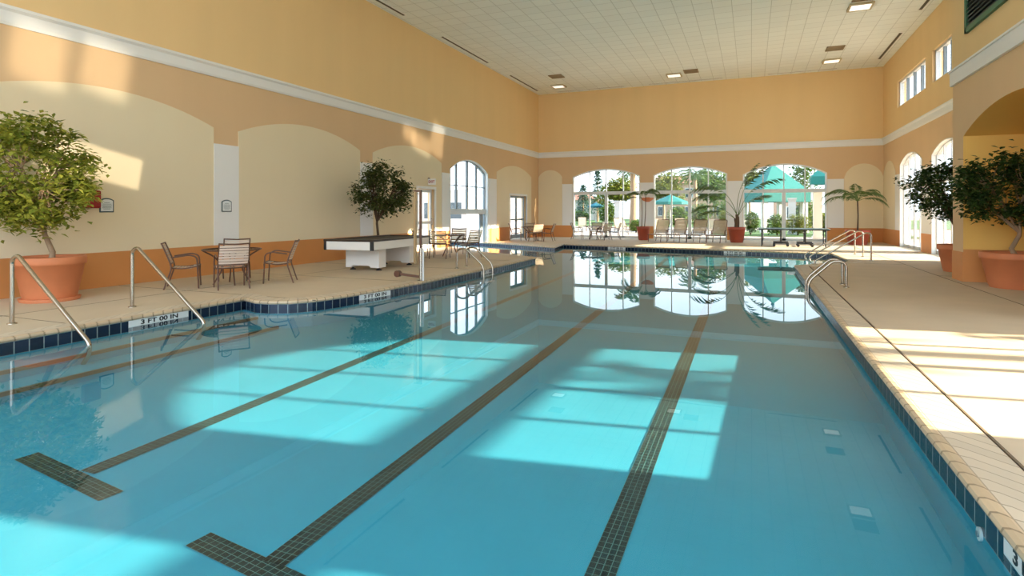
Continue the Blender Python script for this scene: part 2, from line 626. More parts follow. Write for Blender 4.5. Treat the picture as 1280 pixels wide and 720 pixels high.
# ------------------------------------------------------------------ windows and doors
def arch_frame(mb, pos, ua, ub, z0, zs, zt, w, o0, o1, n=22):
    """frame strip of width w just inside an arched opening (open at the bottom)"""
    outer = [(ua, z0)] + [(ua + (ub - ua) * i / n, arc_z(ua + (ub - ua) * i / n, ua, ub, zs, zt)) for i in range(n + 1)] + [(ub, z0)]
    ia, ib = ua + w, ub - w
    inner = [(ia, z0)] + [(ia + (ib - ia) * i / n, arc_z(ia + (ib - ia) * i / n, ia, ib, zs - 0.3 * w, zt - w)) for i in range(n + 1)] + [(ib, z0)]
    for i in range(len(outer) - 1):
        mb.prism([outer[i], outer[i + 1], inner[i + 1], inner[i]], pos, o0, o1)


def arched_window(name, pos, ua, ub, zs, zt, transom, uppers, lowers, glass, fm, mw=0.05, o0=-0.20, o1=-0.12, bars=(), open_below=False, bottom_rail=0.12, transom_m=None):
    root = structure(bpy.data.objects.new(name, None))
    C.objects.link(root)
    mb = MB()
    arch_frame(mb, pos, ua + .002, ub - .002, 0.0, zs, zt - .002, 0.07, o0, o1)
    mb.build('window_frame', fm, root)
    mb = MB()
    arch_frame(mb, pos, ua + .001, ub - .001, 0.0, zs, zt - .001, 0.035, -.295, .02)
    mb.build('casing', M['white'], root)
    zt0, zt1 = transom
    MB().prism([(ua, zt0), (ub, zt0), (ub, zt1), (ua, zt1)], pos, o0 - 0.02, o1 + 0.03).build('transom', transom_m or fm, root)
    for u in uppers:
        z = arc_z(u, ua, ub, zs, zt)
        MB().prism([(u - mw / 2, zt1), (u + mw / 2, zt1), (u + mw / 2, z - .01), (u - mw / 2, z - .01)], pos, o0, o1).build('mullion', fm, root)
    for (u, wd) in lowers:
        MB().prism([(u - wd / 2, 0), (u + wd / 2, 0), (u + wd / 2, zt0), (u - wd / 2, zt0)], pos, o0, o1).build('mullion', fm, root)
    for z in bars:
        MB().prism([(ua + .05, z - .02), (ub - .05, z - .02), (ub - .05, z + .02), (ua + .05, z + .02)], pos, o0 + .01, o1 - .01).build('glazing_bar', fm, root)
    if bottom_rail and not open_below:
        MB().prism([(ua, 0), (ub, 0), (ub, bottom_rail), (ua, bottom_rail)], pos, o0, o1).build('bottom_rail', fm, root)
    m0 = (o0 + o1) / 2
    poly = arch_poly(ua + .01, ub - .01, zt1 if open_below else 0.02, zs, zt - .01)
    MB().prism(poly, pos, m0 - .003, m0 + .003).build('pane', glass, root)
    return root


for i, (a, b, zb, zs, zt) in enumerate(FH):
    q = (b - a) / 4
    arched_window('window_%d' % (i + 1), pos_far, a, b, zs, zt, (2.45, 2.63), [a + q, a + 2 * q, a + 3 * q],
                  [(a + q, 0.06), (a + 2 * q, 0.17), (a + 3 * q, 0.06)], M['glass'], M['frame'], 0.055)
a, b = 21.35, 25.10
q = (b - a) / 4
arched_window('window_4', pos_left, a, b, 3.28, 3.80, (1.36, 1.60), [a + q * .9, a + 2 * q, a + 3 * q], [(a + .22, 0.10), (b - .42, 0.34)],
              M['glass_clear'], M['frame_grey'], 0.12, bars=(2.62,), open_below=True, transom_m=M['frame'])
for i, (a, b, zb, zs, zt) in enumerate(RH):
    q = (b - a) / 4
    arched_window('window_%d' % (5 + i), pos_right, a, b, zs, zt, (2.48, 2.64), [a + q, a + 2 * q, a + 3 * q],
                  [(a + q, .07), (a + 2 * q, .13), (a + 3 * q, .07)], M['glass_clear'], M['frame'], 0.06)
for i, (a, b, zb, zs, zt) in enumerate(AH):
    q = (b - a) / 4
    arched_window('window_%d' % (7 + i), pos_right, a, b, zs, zt, (2.36, 2.66), [a + q, a + 2 * q, a + 3 * q],
                  [(a + q, .06), (a + 2 * q, .12), (a + 3 * q, .06)], M['glass_clear'], M['frame'], 0.055)
for i, (a, b, z0, z1, _) in enumerate(RHI):
    root = structure(bpy.data.objects.new('window_%d' % (9 + i), None))
    C.objects.link(root)
    mb = MB()
    for (p, r_, s_, t_) in ((a, a + .08, z0, z1), (b - .08, b, z0, z1), (a, b, z0, z0 + .08), (a, b, z1 - .08, z1)):
        mb.prism([(p, s_), (r_, s_), (r_, t_), (p, t_)], pos_right, -.20, -.06)
    mb.build('window_frame', M['frame'], root)
    for k in (1, 2, 3):
        u = a + (b - a) * k / 4
        MB().prism([(u - .045, z0), (u + .045, z0), (u + .045, z1), (u - .045, z1)], pos_right, -.19, -.09).build('mullion', M['frame_grey'], root)
    MB().prism([(a + .05, z0 + .05), (b - .05, z0 + .05), (b - .05, z1 - .05), (a + .05, z1 - .05)], pos_right, -.143, -.137).build('pane', M['glass_clear'], root)


def leaf_door(name, pos, a, b, zt, two=False, dark=False):
    root = structure(bpy.data.objects.new(name, None))
    C.objects.link(root)
    mb = MB()
    fw = 0.10
    for (p, q_, s_, t_) in ((a - fw, a, 0, zt + fw), (b, b + fw, 0, zt + fw), (a, b, zt, zt + fw)):
        mb.prism([(p, s_), (q_, s_), (q_, t_), (p, t_)], pos, -.02, .04)
    mb.build('door_frame', M['white'], root)
    leaves = [(a, (a + b) / 2), ((a + b) / 2, b)] if two else [(a, b)]
    for k, (p, q_) in enumerate(leaves):
        mb = MB()
        s = 0.11
        for (x0, x1, y0, y1) in ((p + .01, p + s, .02, zt - .01), (q_ - s, q_ - .01, .02, zt - .01), (p + s, q_ - s, .02, .25), (p + s, q_ - s, zt - .13, zt - .01), (p + s, q_ - s, 1.0, 1.1)):
            mb.prism([(x0, y0), (x1, y0), (x1, y1), (x0, y1)], pos, -.16, -.11)
        lf = mb.build('door_leaf', M['frame_grey'] if dark else M['frame'], root)
        MB().prism([(p + s, .25), (q_ - s, .25), (q_ - s, zt - .13), (p + s, zt - .13)], pos, -.138, -.132).build('pane', M['glass_clear'], lf)
        ux = q_ - .06 if k == 0 else p + .06
        MB().tube(rounded([pos(ux, .95, -.11), pos(ux, .95, -.05), pos(ux, 1.2, -.05), pos(ux, 1.2, -.11)], .03), .012, 8).build('door_handle', M['steel'], lf)


leaf_door('door_1', pos_left, 18.80, 20.06, 2.36)
leaf_door('door_2', pos_left, 27.85, 30.20, 2.34, True, True)

# ------------------------------------------------------------------ pool
EDGE = [(1.10, 1.0), (1.10, 17.5), (2.72, 19.5), (2.60, 23.05), (1.9, 23.1), (-7.9, 25.1), (-7.56, 22.85), (-10.1, 24.25), (-11.8, 24.95), (-14.6, 26.2),
        (-14.6, 23.4), (-11.8, 21.75), (-9.2, 19.1), (-7.7, 18.35), (-6.42, 17.4), (-6.36, 14.0), (-6.37, 10.8), (-6.48, 9.2), (-6.64, 8.1), (-6.78, 7.62), (-7.0, 7.33),
        (-7.28, 7.19), (-7.56, 7.16), (-7.98, 7.32), (-7.98, 1.0)]


def floor_z(y):
    return -0.50 + 0.012 * (y - 2.5)


def polygon_fill(loops, zf, name, m, parent=None):
    bm = bmesh.new()
    es = []
    for lp in loops:
        vs = [bm.verts.new((x, y, zf(y) if callable(zf) else zf)) for x, y in lp]
        es += [bm.edges.new((vs[i], vs[(i + 1) % len(vs)])) for i in range(len(vs))]
    bmesh.ops.triangle_fill(bm, use_beauty=True, edges=es)
    for fc in bm.faces:
        fc.normal_update()
        if fc.normal.z < 0:
            fc.normal_flip()
    me = bpy.data.meshes.new(name)
    bm.to_mesh(me)
    bm.free()
    me.materials.append(m)
    o = bpy.data.objects.new(name, me)
    C.objects.link(o)
    o.parent = parent
    return o


# split long edges so that the sloping floor stays clean
FINE = []
for i, p in enumerate(EDGE):
    q = EDGE[(i + 1) % len(EDGE)]
    L = math.dist(p, q)
    n = max(1, int(L / 1.2))
    for k in range(n):
        FINE.append((p[0] + (q[0] - p[0]) * k / n, p[1] + (q[1] - p[1]) * k / n))

DECK_RECT = [(-17.0, YB), (7.6, YB), (7.6, 33.6), (-17.0, 33.6)]
deck = structure(polygon_fill([DECK_RECT, EDGE], 0.0, 'floor', M['deck']))
basin = structure(polygon_fill([FINE], floor_z, 'pool_basin', M['plaster']))
water = structure(polygon_fill([EDGE], ZW, 'water', M['water']))


def outward(loop, d):
    n = len(loop)
    area = sum(loop[i][0] * loop[(i + 1) % n][1] - loop[(i + 1) % n][0] * loop[i][1] for i in range(n))
    sg = 1 if area > 0 else -1
    out = []
    for i in range(n):
        a, b, c = Vector(loop[i - 1]), Vector(loop[i]), Vector(loop[(i + 1) % n])
        d1, d2 = (b - a).normalized(), (c - b).normalized()
        n1, n2 = Vector((d1.y, -d1.x)) * sg, Vector((d2.y, -d2.x)) * sg
        k = 1 + n1.dot(n2)
        m = (n1 + n2) / max(k, 0.35)
        out.append((b.x + m.x * d, b.y + m.y * d))
    return out


def edge_sweep(mb, prof, loop):
    """prof: list of (offset outward, z); swept along the closed loop, UV u = run length"""
    n = len(loop)
    rings = [outward(loop, o) for o, z in prof]
    run = [0]
    for i in range(n):
        run.append(run[-1] + math.dist(loop[i], loop[(i + 1) % n]))
    acc = [0]
    for (o1, z1), (o2, z2) in zip(prof[:-1], prof[1:]):
        acc.append(acc[-1] + math.hypot(o2 - o1, z2 - z1))
    for i in range(n):
        j = (i + 1) % n
        for k in range(len(prof) - 1):
            v = [(*rings[k][i], prof[k][1]), (*rings[k][j], prof[k][1]), (*rings[k + 1][j], prof[k + 1][1]), (*rings[k + 1][i], prof[k + 1][1])]
            mb.add(v, [(0, 1, 2, 3)], False, 0, [[(run[i], acc[k]), (run[i + 1], acc[k]), (run[i + 1], acc[k + 1]), (run[i], acc[k + 1])]])
    return mb


cop = structure(edge_sweep(MB(), [(0.045, 0.012), (0.31, 0.012), (0.325, 0.0)], EDGE).build('trim_1', M['coping']))
edge_sweep(MB(), [(0.0, -0.045), (-0.018, -0.04), (-0.028, -0.02), (-0.022, 0.002), (0.0, 0.014), (0.03, 0.016), (0.045, 0.012)], EDGE).build('bullnose', M['bullnose'], cop)
edge_sweep(MB(), [(0.0, -0.045), (0.0, -0.2)], EDGE).build('tile_band', M['navy'], basin)
mb = MB()
n = len(FINE)
for i in range(n):
    p, q = FINE[i], FINE[(i + 1) % n]
    mb.add([(*p, -0.2), (*q, -0.2), (*q, floor_z(q[1])), (*p, floor_z(p[1]))], [(0, 1, 2, 3)])
mb.build('pool_wall', M['plaster'], basin)


def lane(pts, wdt):
    mb = MB()
    acc = 0
    for (x0, y0), (x1, y1) in zip(pts[:-1], pts[1:]):
        L = math.hypot(x1 - x0, y1 - y0)
        k = max(1, int(L / 1.0))
        nx, ny = -(y1 - y0) / L * wdt / 2, (x1 - x0) / L * wdt / 2
        for i in range(k):
            ax, ay = x0 + (x1 - x0) * i / k, y0 + (y1 - y0) * i / k
            bx, by = x0 + (x1 - x0) * (i + 1) / k, y0 + (y1 - y0) * (i + 1) / k
            e = 0.006
            mb.add([(ax - nx, ay - ny, floor_z(ay - ny) + e), (bx - nx, by - ny, floor_z(by - ny) + e), (bx + nx, by + ny, floor_z(by + ny) + e), (ax + nx, ay + ny, floor_z(ay + ny) + e)],
                   [(0, 1, 2, 3)], False, 0, [[(acc, 0), (acc + L / k, 0), (acc + L / k, wdt), (acc, wdt)]])
            acc += L / k
    mb.build('lane_line', M['lane'], basin)


LW = 0.16
lane([(-4.62, 2.78), (-4.98, 21.5)], LW)
lane([(-5.38, 2.78), (-4.085, 2.615)], LW)
lane([(-2.47, 2.46), (-2.88, 22)], LW)
lane([(-3.07, 2.475), (-1.95, 2.335)], LW)
lane([(-0.75, 2.3), (-0.84, 21.5)], LW)
lane([(-1.35, 2.25), (-0.15, 2.15)], LW)

# steps on the left, with dark nosing tiles
mb = MB()
mb.lohi((-7.975, 1.02, -0.60), (-7.52, 7.20, -0.26))
mb.lohi((-7.521, 1.02, -0.60), (-7.08, 7.18, -0.38))
st = mb.build('pool_step', M['plaster'], basin)
mb = MB()
mb.lohi((-7.545, 1.02, -0.30), (-7.505, 7.19, -0.257))
mb.lohi((-7.105, 1.02, -0.42), (-7.065, 7.17, -0.377))
mb.build('nosing', M['nosing'], st)
# steps in the bay on the far right
mb = MB()
mb.lohi((2.2, 19.6, -0.6), (2.62, 23.0, -0.25))
mb.lohi((1.8, 19.4, -0.6), (2.2, 23.0, -0.36))
mb.build('pool_step', M['plaster'], basin)

# joints cut in the deck
mb = MB()
mb.lohi((1.425, 1.0, 0.0), (1.44, 17.6, 0.0135))
mb.lohi((3.945, 0.0, -0.01), (3.96, 31.5, 0.004))
for y in (11.3, 16.0, 20.9, 25.6, 29.4):
    mb.lohi((3.96, y, -.01), (5.7, y + .012, .003))
for y in (19.0, 22.0, 25.5):
    mb.lohi((2.95, y, -.01), (3.95, y + .012, .003))
mb.lohi((-9.75, 1.0, -.01), (-9.74, 17.5, 0.003))
for y in (4.75, 7.6, 10.4, 13.2, 16.0):
    mb.lohi((-11.66, y, -.01), (-8.0 if y < 7.3 else -6.7, y + .01, .003))
mb.build('deck_joint', M['joint'], deck)

# ------------------------------------------------------------------ plaques, markers and small wall things
def plaque(label, y0, y1, z0, z1):
    t = thing('notice_plaque', label, 'notice', (XL + .018 if y0 < 9.8 else XL + .03, (y0 + y1) / 2, z0), 0)
    hw, H = (y1 - y0) / 2, z1 - z0
    P = lambda u, z, o: (o, u, z)
    MB().prism(arch_poly(-hw, hw, 0, H * .84, H, 12), P, 0, .016).build('plaque_frame', M['sign_green'], t)
    f = MB().prism(arch_poly(-hw + .022, hw - .022, .022, H * .80, H - .024, 12), P, .010, .019).build('notice_face', M['sign_white'], t)
    mb = MB()
    for k, (wd, zz) in enumerate(((.4, .66), (.62, .56), (.7, .46), (.62, .38), (.66, .30), (.5, .22))):
        mb.prism([(-hw * wd, H * zz), (hw * wd, H * zz), (hw * wd, H * (zz + .025)), (-hw * wd, H * (zz + .025))], P, .018, .0200)
    mb.build('lettering', M['sign_green'], f)


plaque('arched framed notice on the cream wall beside the red box and the yellow-green ficus', 7.25, 7.52, 1.46, 1.74)
plaque('arched framed notice on the white pilaster behind the near table', 10.03, 10.31, 1.47, 1.76)

t = thing('alarm_box', 'dark red wall box behind the leaf edge of the yellow-green ficus', 'alarm box', (XL + .018, 7.07, 1.54))
MB().lohi((0, -.16, 0), (.11, .16, .34)).build('housing', M['red'], t, .03)
MB().lohi((.108, -.12, .05), (.118, .12, .29)).build('cover', M['red'], t, .004)

t = thing('exit_sign', 'small exit sign over the narrow glass door by the billiard table', 'sign', (XL, 19.55, 2.52))
mb = MB()
mb.lohi((0, -.02, .24), (.10, .02, .28))
mb.build('bracket', M['bronze'], t)
mb = MB()
mb.lohi((.03, -.03, 0), (.36, .03, .24))
b = mb.build('housing', M['white_plastic'], t, .01)
text_mesh('lettering', 'EXIT', .135, M['red'], b, Matrix.Translation((.195, -.031, .12)) @ Matrix.Rotation(PI / 2, 4, 'X'))

t = thing('wall_sconce', 'terracotta bowl light on the white pilaster above the small potted palm', 'wall light', (-5.30, YF - .03, 2.02))
mb = MB()
prof = [(0.05, 0), (0.20, .05), (0.32, .14), (0.36, .22)]
n = 16
vs = []
for (r_, z) in prof:
    vs += [(r_ * math.cos(PI + PI * k / n), r_ * .8 * math.sin(PI + PI * k / n), z) for k in range(n + 1)]
fs = []
for i in range(len(prof) - 1):
    fs += [(i * (n + 1) + k, i * (n + 1) + k + 1, (i + 1) * (n + 1) + k + 1, (i + 1) * (n + 1) + k) for k in range(n)]
mb.add(vs, fs, True)
mb.add(vs[:n + 1], [tuple(range(n + 1))])
mb.build('bowl', M['terra'], t)
MB().lohi((-.12, -.02, 0), (.12, 0, .25)).build('back_plate', M['terra'], t)


def depth_marker(label, cen, ux, nrm, ln, ht, txt):
    """white tile plate with black lettering let into the waterline; ux runs to the reader's right"""
    t = thing('depth_marker', label, 'depth marker', cen, 0, 'depth markers at the waterline')
    ux, nrm = Vector(ux).normalized(), Vector(nrm).normalized()
    P = lambda u, z, o: ux * u + nrm * o + Vector((0, 0, z))
    MB().prism([(-ln / 2, -ht / 2), (ln / 2, -ht / 2), (ln / 2, ht / 2), (-ln / 2, ht / 2)], P, -.002, .004).build('plate', M['marker_white'], t)
    if txt:
        R = Matrix.Translation(nrm * .005) @ Matrix((ux, Vector((0, 0, 1)), nrm)).transposed().to_4x4()
        text_mesh('lettering', txt, ht * .92, M['marker_black'], t, R, .001, min(1.5, ln / (len(txt) * ht * .56)))


depth_marker('long white depth marker tile between the two single handrails of the near steps', (-7.98, 5.80, -.092), (0, 1, 0), (1, 0, 0), .92, .095, '3 FT 00 IN')
d = Vector((-6.37 + 6.48, 10.8 - 9.2, 0)).normalized()
depth_marker('white depth marker tile in the curved deck edge before the pool lift', (-6.505 + .002, 8.98, -.092), (.16, .98, 0), (.98, -.16, 0), .80, .095, '3 FT 00 IN')
depth_marker('white depth marker tile under the ladder beyond the pool lift', (-6.36, 13.6, -.092), (0, 1, 0), (1, 0, 0), .7, .095, '3 FT 6 IN')
depth_marker('white depth marker tile at the long plank coping, closest to the camera', (1.10, 3.02, -.092), (0, -1, 0), (-1, 0, 0), .75, .095, '3 FT 00 IN')
fd = Vector((1.9 + 7.9, 23.1 - 25.1, 0)).normalized()
for lab, fx in (('white depth marker tile in the far pool edge below the patio table window', -5.35), ('white depth marker tile in the far pool edge below the tall potted palm', -.6)):
    yy = 25.1 + (fx + 7.9) / 9.8 * -2.0
    depth_marker(lab, (fx, yy - .002, -.092), fd, (fd.y, -fd.x, 0), .8, .095, '3 FT 00 IN')

# inlet fittings under the water
for lab, p, nx in (('small white inlet fitting under water close to the nearest depth marker', (1.10, 3.70, -.205), -1),
                   ('small white light fitting in the pool wall just beyond the pool lift ladder', (-6.38, 14.7, -.2), 1)):
    t = thing('inlet_fitting', lab, 'pool fitting', p)
    mb = MB()
    mb.tube([(0, 0, 0), (.012 * nx, 0, 0)], .034, 16)
    mb.build('flange', M['white_plastic'], t)
    MB().tube([(.010 * nx, 0, 0), (.02 * nx, 0, 0)], .015, 12).build('nozzle', M['frame_grey'], t)

# green louvre high on the arcade
t = thing('wall_louvre', 'dark green louvred vent high on the arcade wall above the arched recess', 'vent', (XB - .02, 12.9, 5.13))
P = lambda u, z, o: (-o, u, z)
mb = MB()
LWD, LHT = 1.63, 1.5
for (a, b, s_, q_) in ((-LWD, -LWD + .09, 0, LHT), (LWD - .09, LWD, 0, LHT), (-LWD, LWD, 0, .10), (-LWD, LWD, LHT - .1, LHT)):
    mb.prism([(a, s_), (b, s_), (b, q_), (a, q_)], P, 0, .06)
mb.build('louvre_frame', M['louvre'], t)
mb = MB()
z = .12
while z < LHT - .14:
    mb.add([(-.052, -LWD + .09, z), (-.052, LWD - .09, z), (-.006, LWD - .09, z + .075), (-.006, -LWD + .09, z + .075)], [(0, 1, 2, 3)])
    mb.add([(-.052, -LWD + .09, z), (-.052, LWD - .09, z), (-.052, LWD - .09, z - .014), (-.052, -LWD + .09, z - .014)], [(0, 1, 2, 3)])
    z += .085
mb.build('slat', M['louvre_slat'], t)
MB().lohi((-.004, -LWD + .05, .05), (-.001, LWD - .05, LHT - .05)).build('backing', M['black'], t)

# ------------------------------------------------------------------ ceiling fixtures
for lab, (x, y) in (('lit ceiling lamp above the far window with the round patio table', (-9.80, 30.25)), ('lit ceiling lamp above the far window behind the loungers', (-3.62, 30.05)),
                    ('lit ceiling lamp over the table tennis table', (3.38, 29.95)), ('largest lit ceiling lamp, nearest to the camera', (3.38, 22.4))):
    t = thing('ceiling_lamp', lab, 'ceiling light', (x, y, ZC), 0, 'square ceiling lamps')
    mb = MB()
    for (a, b) in (((-.36, -.36), (.36, -.30)), ((-.36, .30), (.36, .36)), ((-.36, -.30), (-.30, .30)), ((.30, -.30), (.36, .30))):
        mb.lohi((a[0], a[1], -.07), (b[0], b[1], -.001))
    mb.build('housing', M['lamp_frame'], t)
    MB().lohi((-.30, -.30, -.055), (.30, .30, -.03)).build('diffuser', M['lamp'], t)
for lab, (x, y, wx) in (('brown ceiling vent in front of the lamp above the patio table window', (-9.2, 28.05, .34)), ('dark brown ceiling vent beside the lamp above the loungers', (-2.75, 29.55, .34)),
                        ('brown ceiling vent in front of the lamp over the table tennis table', (3.26, 27.75, .34)), ('brown ceiling vent touching the largest, nearest lamp', (3.38, 21.5, .34))):
    t = thing('ceiling_vent', lab, 'vent', (x, y, ZC), 0, 'brown ceiling vents')
    mb = MB()
    for (a, b) in (((-wx, -wx), (wx, -wx + .05)), ((-wx, wx - .05), (wx, wx)), ((-wx, -wx), (-wx + .05, wx)), ((wx - .05, -wx), (wx, wx))):
        mb.lohi((a[0], a[1], -.04), (b[0], b[1], -.001))
    mb.build('vent_frame', M['vent'], t)
    mb = MB()
    for k in range(8):
        yy = -wx + .07 + k * (2 * wx - .14) / 7
        mb.bar((-wx + .04, yy, -.02), (wx - .04, yy, -.02), .045, .006)
    mb.lohi((-wx + .03, -wx + .03, -.006), (wx - .03, wx - .03, -.002))
    mb.build('slat', M['vent'], t)
for lab, a, b in (('dark ceiling slot vent along the notice wall, nearest the camera', (-11.3, 13.2), (-11.3, 17.3)),
                  ('dark ceiling slot vent along the notice wall, second from the camera', (-11.3, 20.0), (-11.3, 24.3)),
                  ('dark ceiling slot vent along the notice wall, ending at the far corner', (-11.3, 27.0), (-11.3, 31.0)),
                  ('long ceiling slot vent beside the upper square windows, nearer the far wall', (5.33, 26.4), (5.33, 30.5)),
                  ('ceiling slot vent beside the upper square windows, cut by the picture top', (5.33, 19.6), (5.33, 23.6)),
                  ('far wall ceiling slot vent behind the lamp of the patio table window', (-10.3, 31.7), (-6.5, 31.7)),
                  ('far wall ceiling slot vent behind the lamp above the loungers', (-5.15, 31.7), (-1.4, 31.7)),
                  ('far wall ceiling slot vent behind the lamp over the table tennis table', (.76, 31.7), (3.8, 31.7))):
    t = thing('slot_vent', lab, 'vent', ((a[0] + b[0]) / 2, (a[1] + b[1]) / 2, ZC), 0, 'ceiling slot vents')
    dx, dy = (b[0] - a[0]) / 2, (b[1] - a[1]) / 2
    hw = .065 if dx < .1 else .05
    ex, ey = (hw, 0) if dx < .1 else (0, hw)
    MB().lohi((-dx - ex, -dy - ey, -.012), (dx + ex, dy + ey, -.001)).build('slot', M['slot'], t)
    mb = MB()
    for s in (-1, 1):
        mb.lohi((-dx + s * ex - .012, -dy + s * ey - .012, -.02), (dx + s * ex + .012, dy + s * ey + .012, -.001))
    mb.build('slot_frame', M['white'], t)


# ------------------------------------------------------------------ rails, ladders, lift
def flange(mb, p, r_=.055):
    mb.lathe([(r_, 0), (r_, .008), (.035, .018), (.026, .02)], p, 18)


def stair_rail(label, foot, top, end, grp, r_=.024):
    """single pipe rail: post, bend, slope down to the water and an upright tail"""
    t = thing('handrail', label, 'handrail', foot, 0, grp)
    f = Vector(foot)
    to = Vector(top) - f
    en = Vector(end) - f
    pts = [(0, 0, 0), (0, 0, to.z * .96), (to.x, to.y, to.z + .02), (en.x, en.y, en.z), (en.x - .02 * (1 if en.x > 0 else -1), en.y, en.z - .14), (en.x - .13 * (1 if en.x > 0 else -1), en.y, en.z - .26)]
    MB().tube(rounded(pts, .11, 7), r_, 12).build('pipe', M['steel'], t)
    mb = MB()
    flange(mb, (0, 0, .001))
    mb.build('flange', M['steel'], t)


GL, GR = 'single handrails at the near pool steps', 'handrails at the far bay steps'
stair_rail('single steel handrail in front of the terracotta pot with the yellow-green ficus', (-8.95, 4.46, 0), (-8.82, 4.46, .885), (-7.36, 4.46, -.12), GL, .027)
stair_rail('steel handrail in front of the near table, beside the depth marker', (-8.82, 5.96, 0), (-8.70, 5.96, .905), (-7.27, 5.96, -.12), GL, .027)
stair_rail('steel handrail of the row of three, farthest from the camera', (3.29, 22.9, 0), (3.17, 22.9, .83), (1.74, 22.9, -.05), GR)
stair_rail('steel handrail in the middle of the row of three', (3.36, 21.8, 0), (3.24, 21.8, .83), (1.80, 21.8, -.04), GR)
stair_rail('steel handrail of the row of three, nearest the camera', (3.31, 20.1, 0), (3.19, 20.1, .83), (1.80, 20.1, -.06), GR)


def ladder(label, ys, xf, xe, sgn, zt):
    t = thing('pool_ladder', label, 'ladder', (xf, sum(ys) / 2, 0))
    e = xe - xf
    for y in ys:
        yy = y - sum(ys) / 2
        pts = [(0, yy, 0), (0, yy, zt - .06), (e * .12, yy, zt), (e * .35, yy, zt), (e, yy, .09), (e * 1.02, yy, -.42)]
        r = MB().tube(rounded(pts, .13, 7), .026, 12).build('rail', M['steel'], t)
        mb = MB()
        flange(mb, (0, yy, .001))
        mb.build('flange', M['steel'], r)
    for z in (-.18, -.34):
        MB().lohi((e * 1.02 - .04 + .02 * sgn, ys[0] - sum(ys) / 2, z - .012), (e * 1.02 + .04 + .02 * sgn, ys[1] - sum(ys) / 2, z + .012)).build('tread', M['white_plastic'], t, .005)


ladder('steel grab rail pool ladder just beyond the pool lift', (13.3, 13.85), -7.08, -6.32, 1, .51)
ladder('steel grab rail pool ladder in front of the three handrails', (12.85, 13.35), 1.70, 1.045, -1, .50)

t = thing('pool_lift', 'tall pool lift mast with hanging bar at the pool edge before the billiard table', 'pool lift', (-6.48, 10.55, 0))
MB().tube([(0, 0, -.45), (0, 0, .70)], .038, 14).build('mast_sleeve', M['steel'], t)
MB().tube([(.07, -.02, -.5), (.07, -.02, .70)], .020, 10).build('water_pipe', M['white_plastic'], t)
MB().lohi((-.028, -.018, .70), (.02, .018, 1.93)).build('mast', M['bronze'], t)
mb = MB()
mb.lohi((-.165, -.02, 1.89), (.02, .02, 1.93))
mb.build('cross_bar', M['bronze'], t)
mb = MB()
mb.lohi((-.165, -.025, .36), (-.115, .025, 1.90))
mb.build('hanging_bar', mat('brass_tube', (.42, .30, .16), .35, .6), t)
mb = MB()
mb.bar((-.02, 0, .09), (-.52, -.05, .14), .055, .05)
a = mb.build('arm', M['bronze'], t)
MB().tube([(-.54, -.1, .14), (-.54, 0, .14)], .07, 18).build('roller', M['bronze'], a)
mb = MB()
flange(mb, (0, 0, .001), .10)
mb.build('base_plate', M['steel'], t)


# ------------------------------------------------------------------ furniture
def make_chair(name, label, strap, frame):
    """strap armchair facing +y"""
    t = thing(name, label, 'chair')
    W2, r_ = .27, .014
    for s in (-1, 1):
        x = s * W2
        # front leg and arm in one sweep, then the rear leg
        MB().tube(rounded([(x, .25, 0), (x, .22, .60), (x, .10, .645), (x, -.21, .60)], .07, 5), r_, 8).build('arm', frame, t)
        MB().tube(rounded([(x, -.33, 0), (x * .98, -.20, .40), (x * .96, -.24, .55), (x * .96, -.37, .88)], .12, 5), r_, 8).build('leg', frame, t)
        MB().tube([(x, .235, .30), (x * .97, .24, .41)], r_ * .9, 8).build('brace', frame, t)
    MB().tube(rounded([(-W2, -.20, .40), (-W2, .0, .385), (-W2 * .96, .25, .425), (W2 * .96, .25, .425), (W2, 0, .385), (W2, -.20, .40)], .06, 4), r_ * .9, 8, True).build('seat_frame', frame, t)
    mb = MB()
    mb.tube([(-W2 * .96, -.37, .87), (0, -.40, .855), (W2 * .96, -.37, .87)], r_, 8)
    mb.build('top_bar', frame, t)
    mb = MB()
    mb.tube([(-W2 * .97, -.225, .47), (0, -.245, .465), (W2 * .97, -.225, .47)], r_, 8)
    mb.build('lower_back_bar', frame, t)
    mb = MB()
    for k in range(7):
        z = .50 + k * .0525
        y = -.225 - (z - .47) * .37
        n = 6
        vs = []
        for i in range(n + 1):
            u = -1 + 2 * i / n
            yy = y - .028 * (1 - u * u)
            vs += [(u * W2 * .97, yy + .008, z - .021), (u * W2 * .97, yy - .008, z + .021), (u * W2 * .97, yy + .004 - .008, z + .021), (u * W2 * .97, yy + .012, z - .021)]
        fs = []
        for i in range(n):
            for q in range(4):
                fs.append((i * 4 + q, i * 4 + (q + 1) % 4, (i + 1) * 4 + (q + 1) % 4, (i + 1) * 4 + q))
        mb.add(vs, fs, False)
    mb.build('back_straps', strap, t)
    mb = MB()
    for k in range(8):
        y = -.17 + k * .055
        z = .405 - .02 * math.sin((y + .2) / .45 * PI) + (.02 if y > .15 else 0)
        mb.box((0, y, z), (W2 * 1.95, .043, .007))
    mb.build('seat_straps', strap, t)
    return t


chair0 = make_chair('strap_armchair', '', M['strap'], M['bronze'])
chair1 = make_chair('strap_armchair', '', M['strap_tan'], M['bronze'])
used = set()


def put(proto, loc, rz, label, group):
    o = proto if proto.name not in used else copy_tree(proto)
    used.add(proto.name)
    o.location = loc
    o.rotation_euler = (0, 0, rz)
    o['label'] = label
    if group:
        o['group'] = group
    return o


def facing(p, q):
    """rotation that turns +y at p towards q"""
    return math.atan2(q[1] - p[1], q[0] - p[0]) - PI / 2


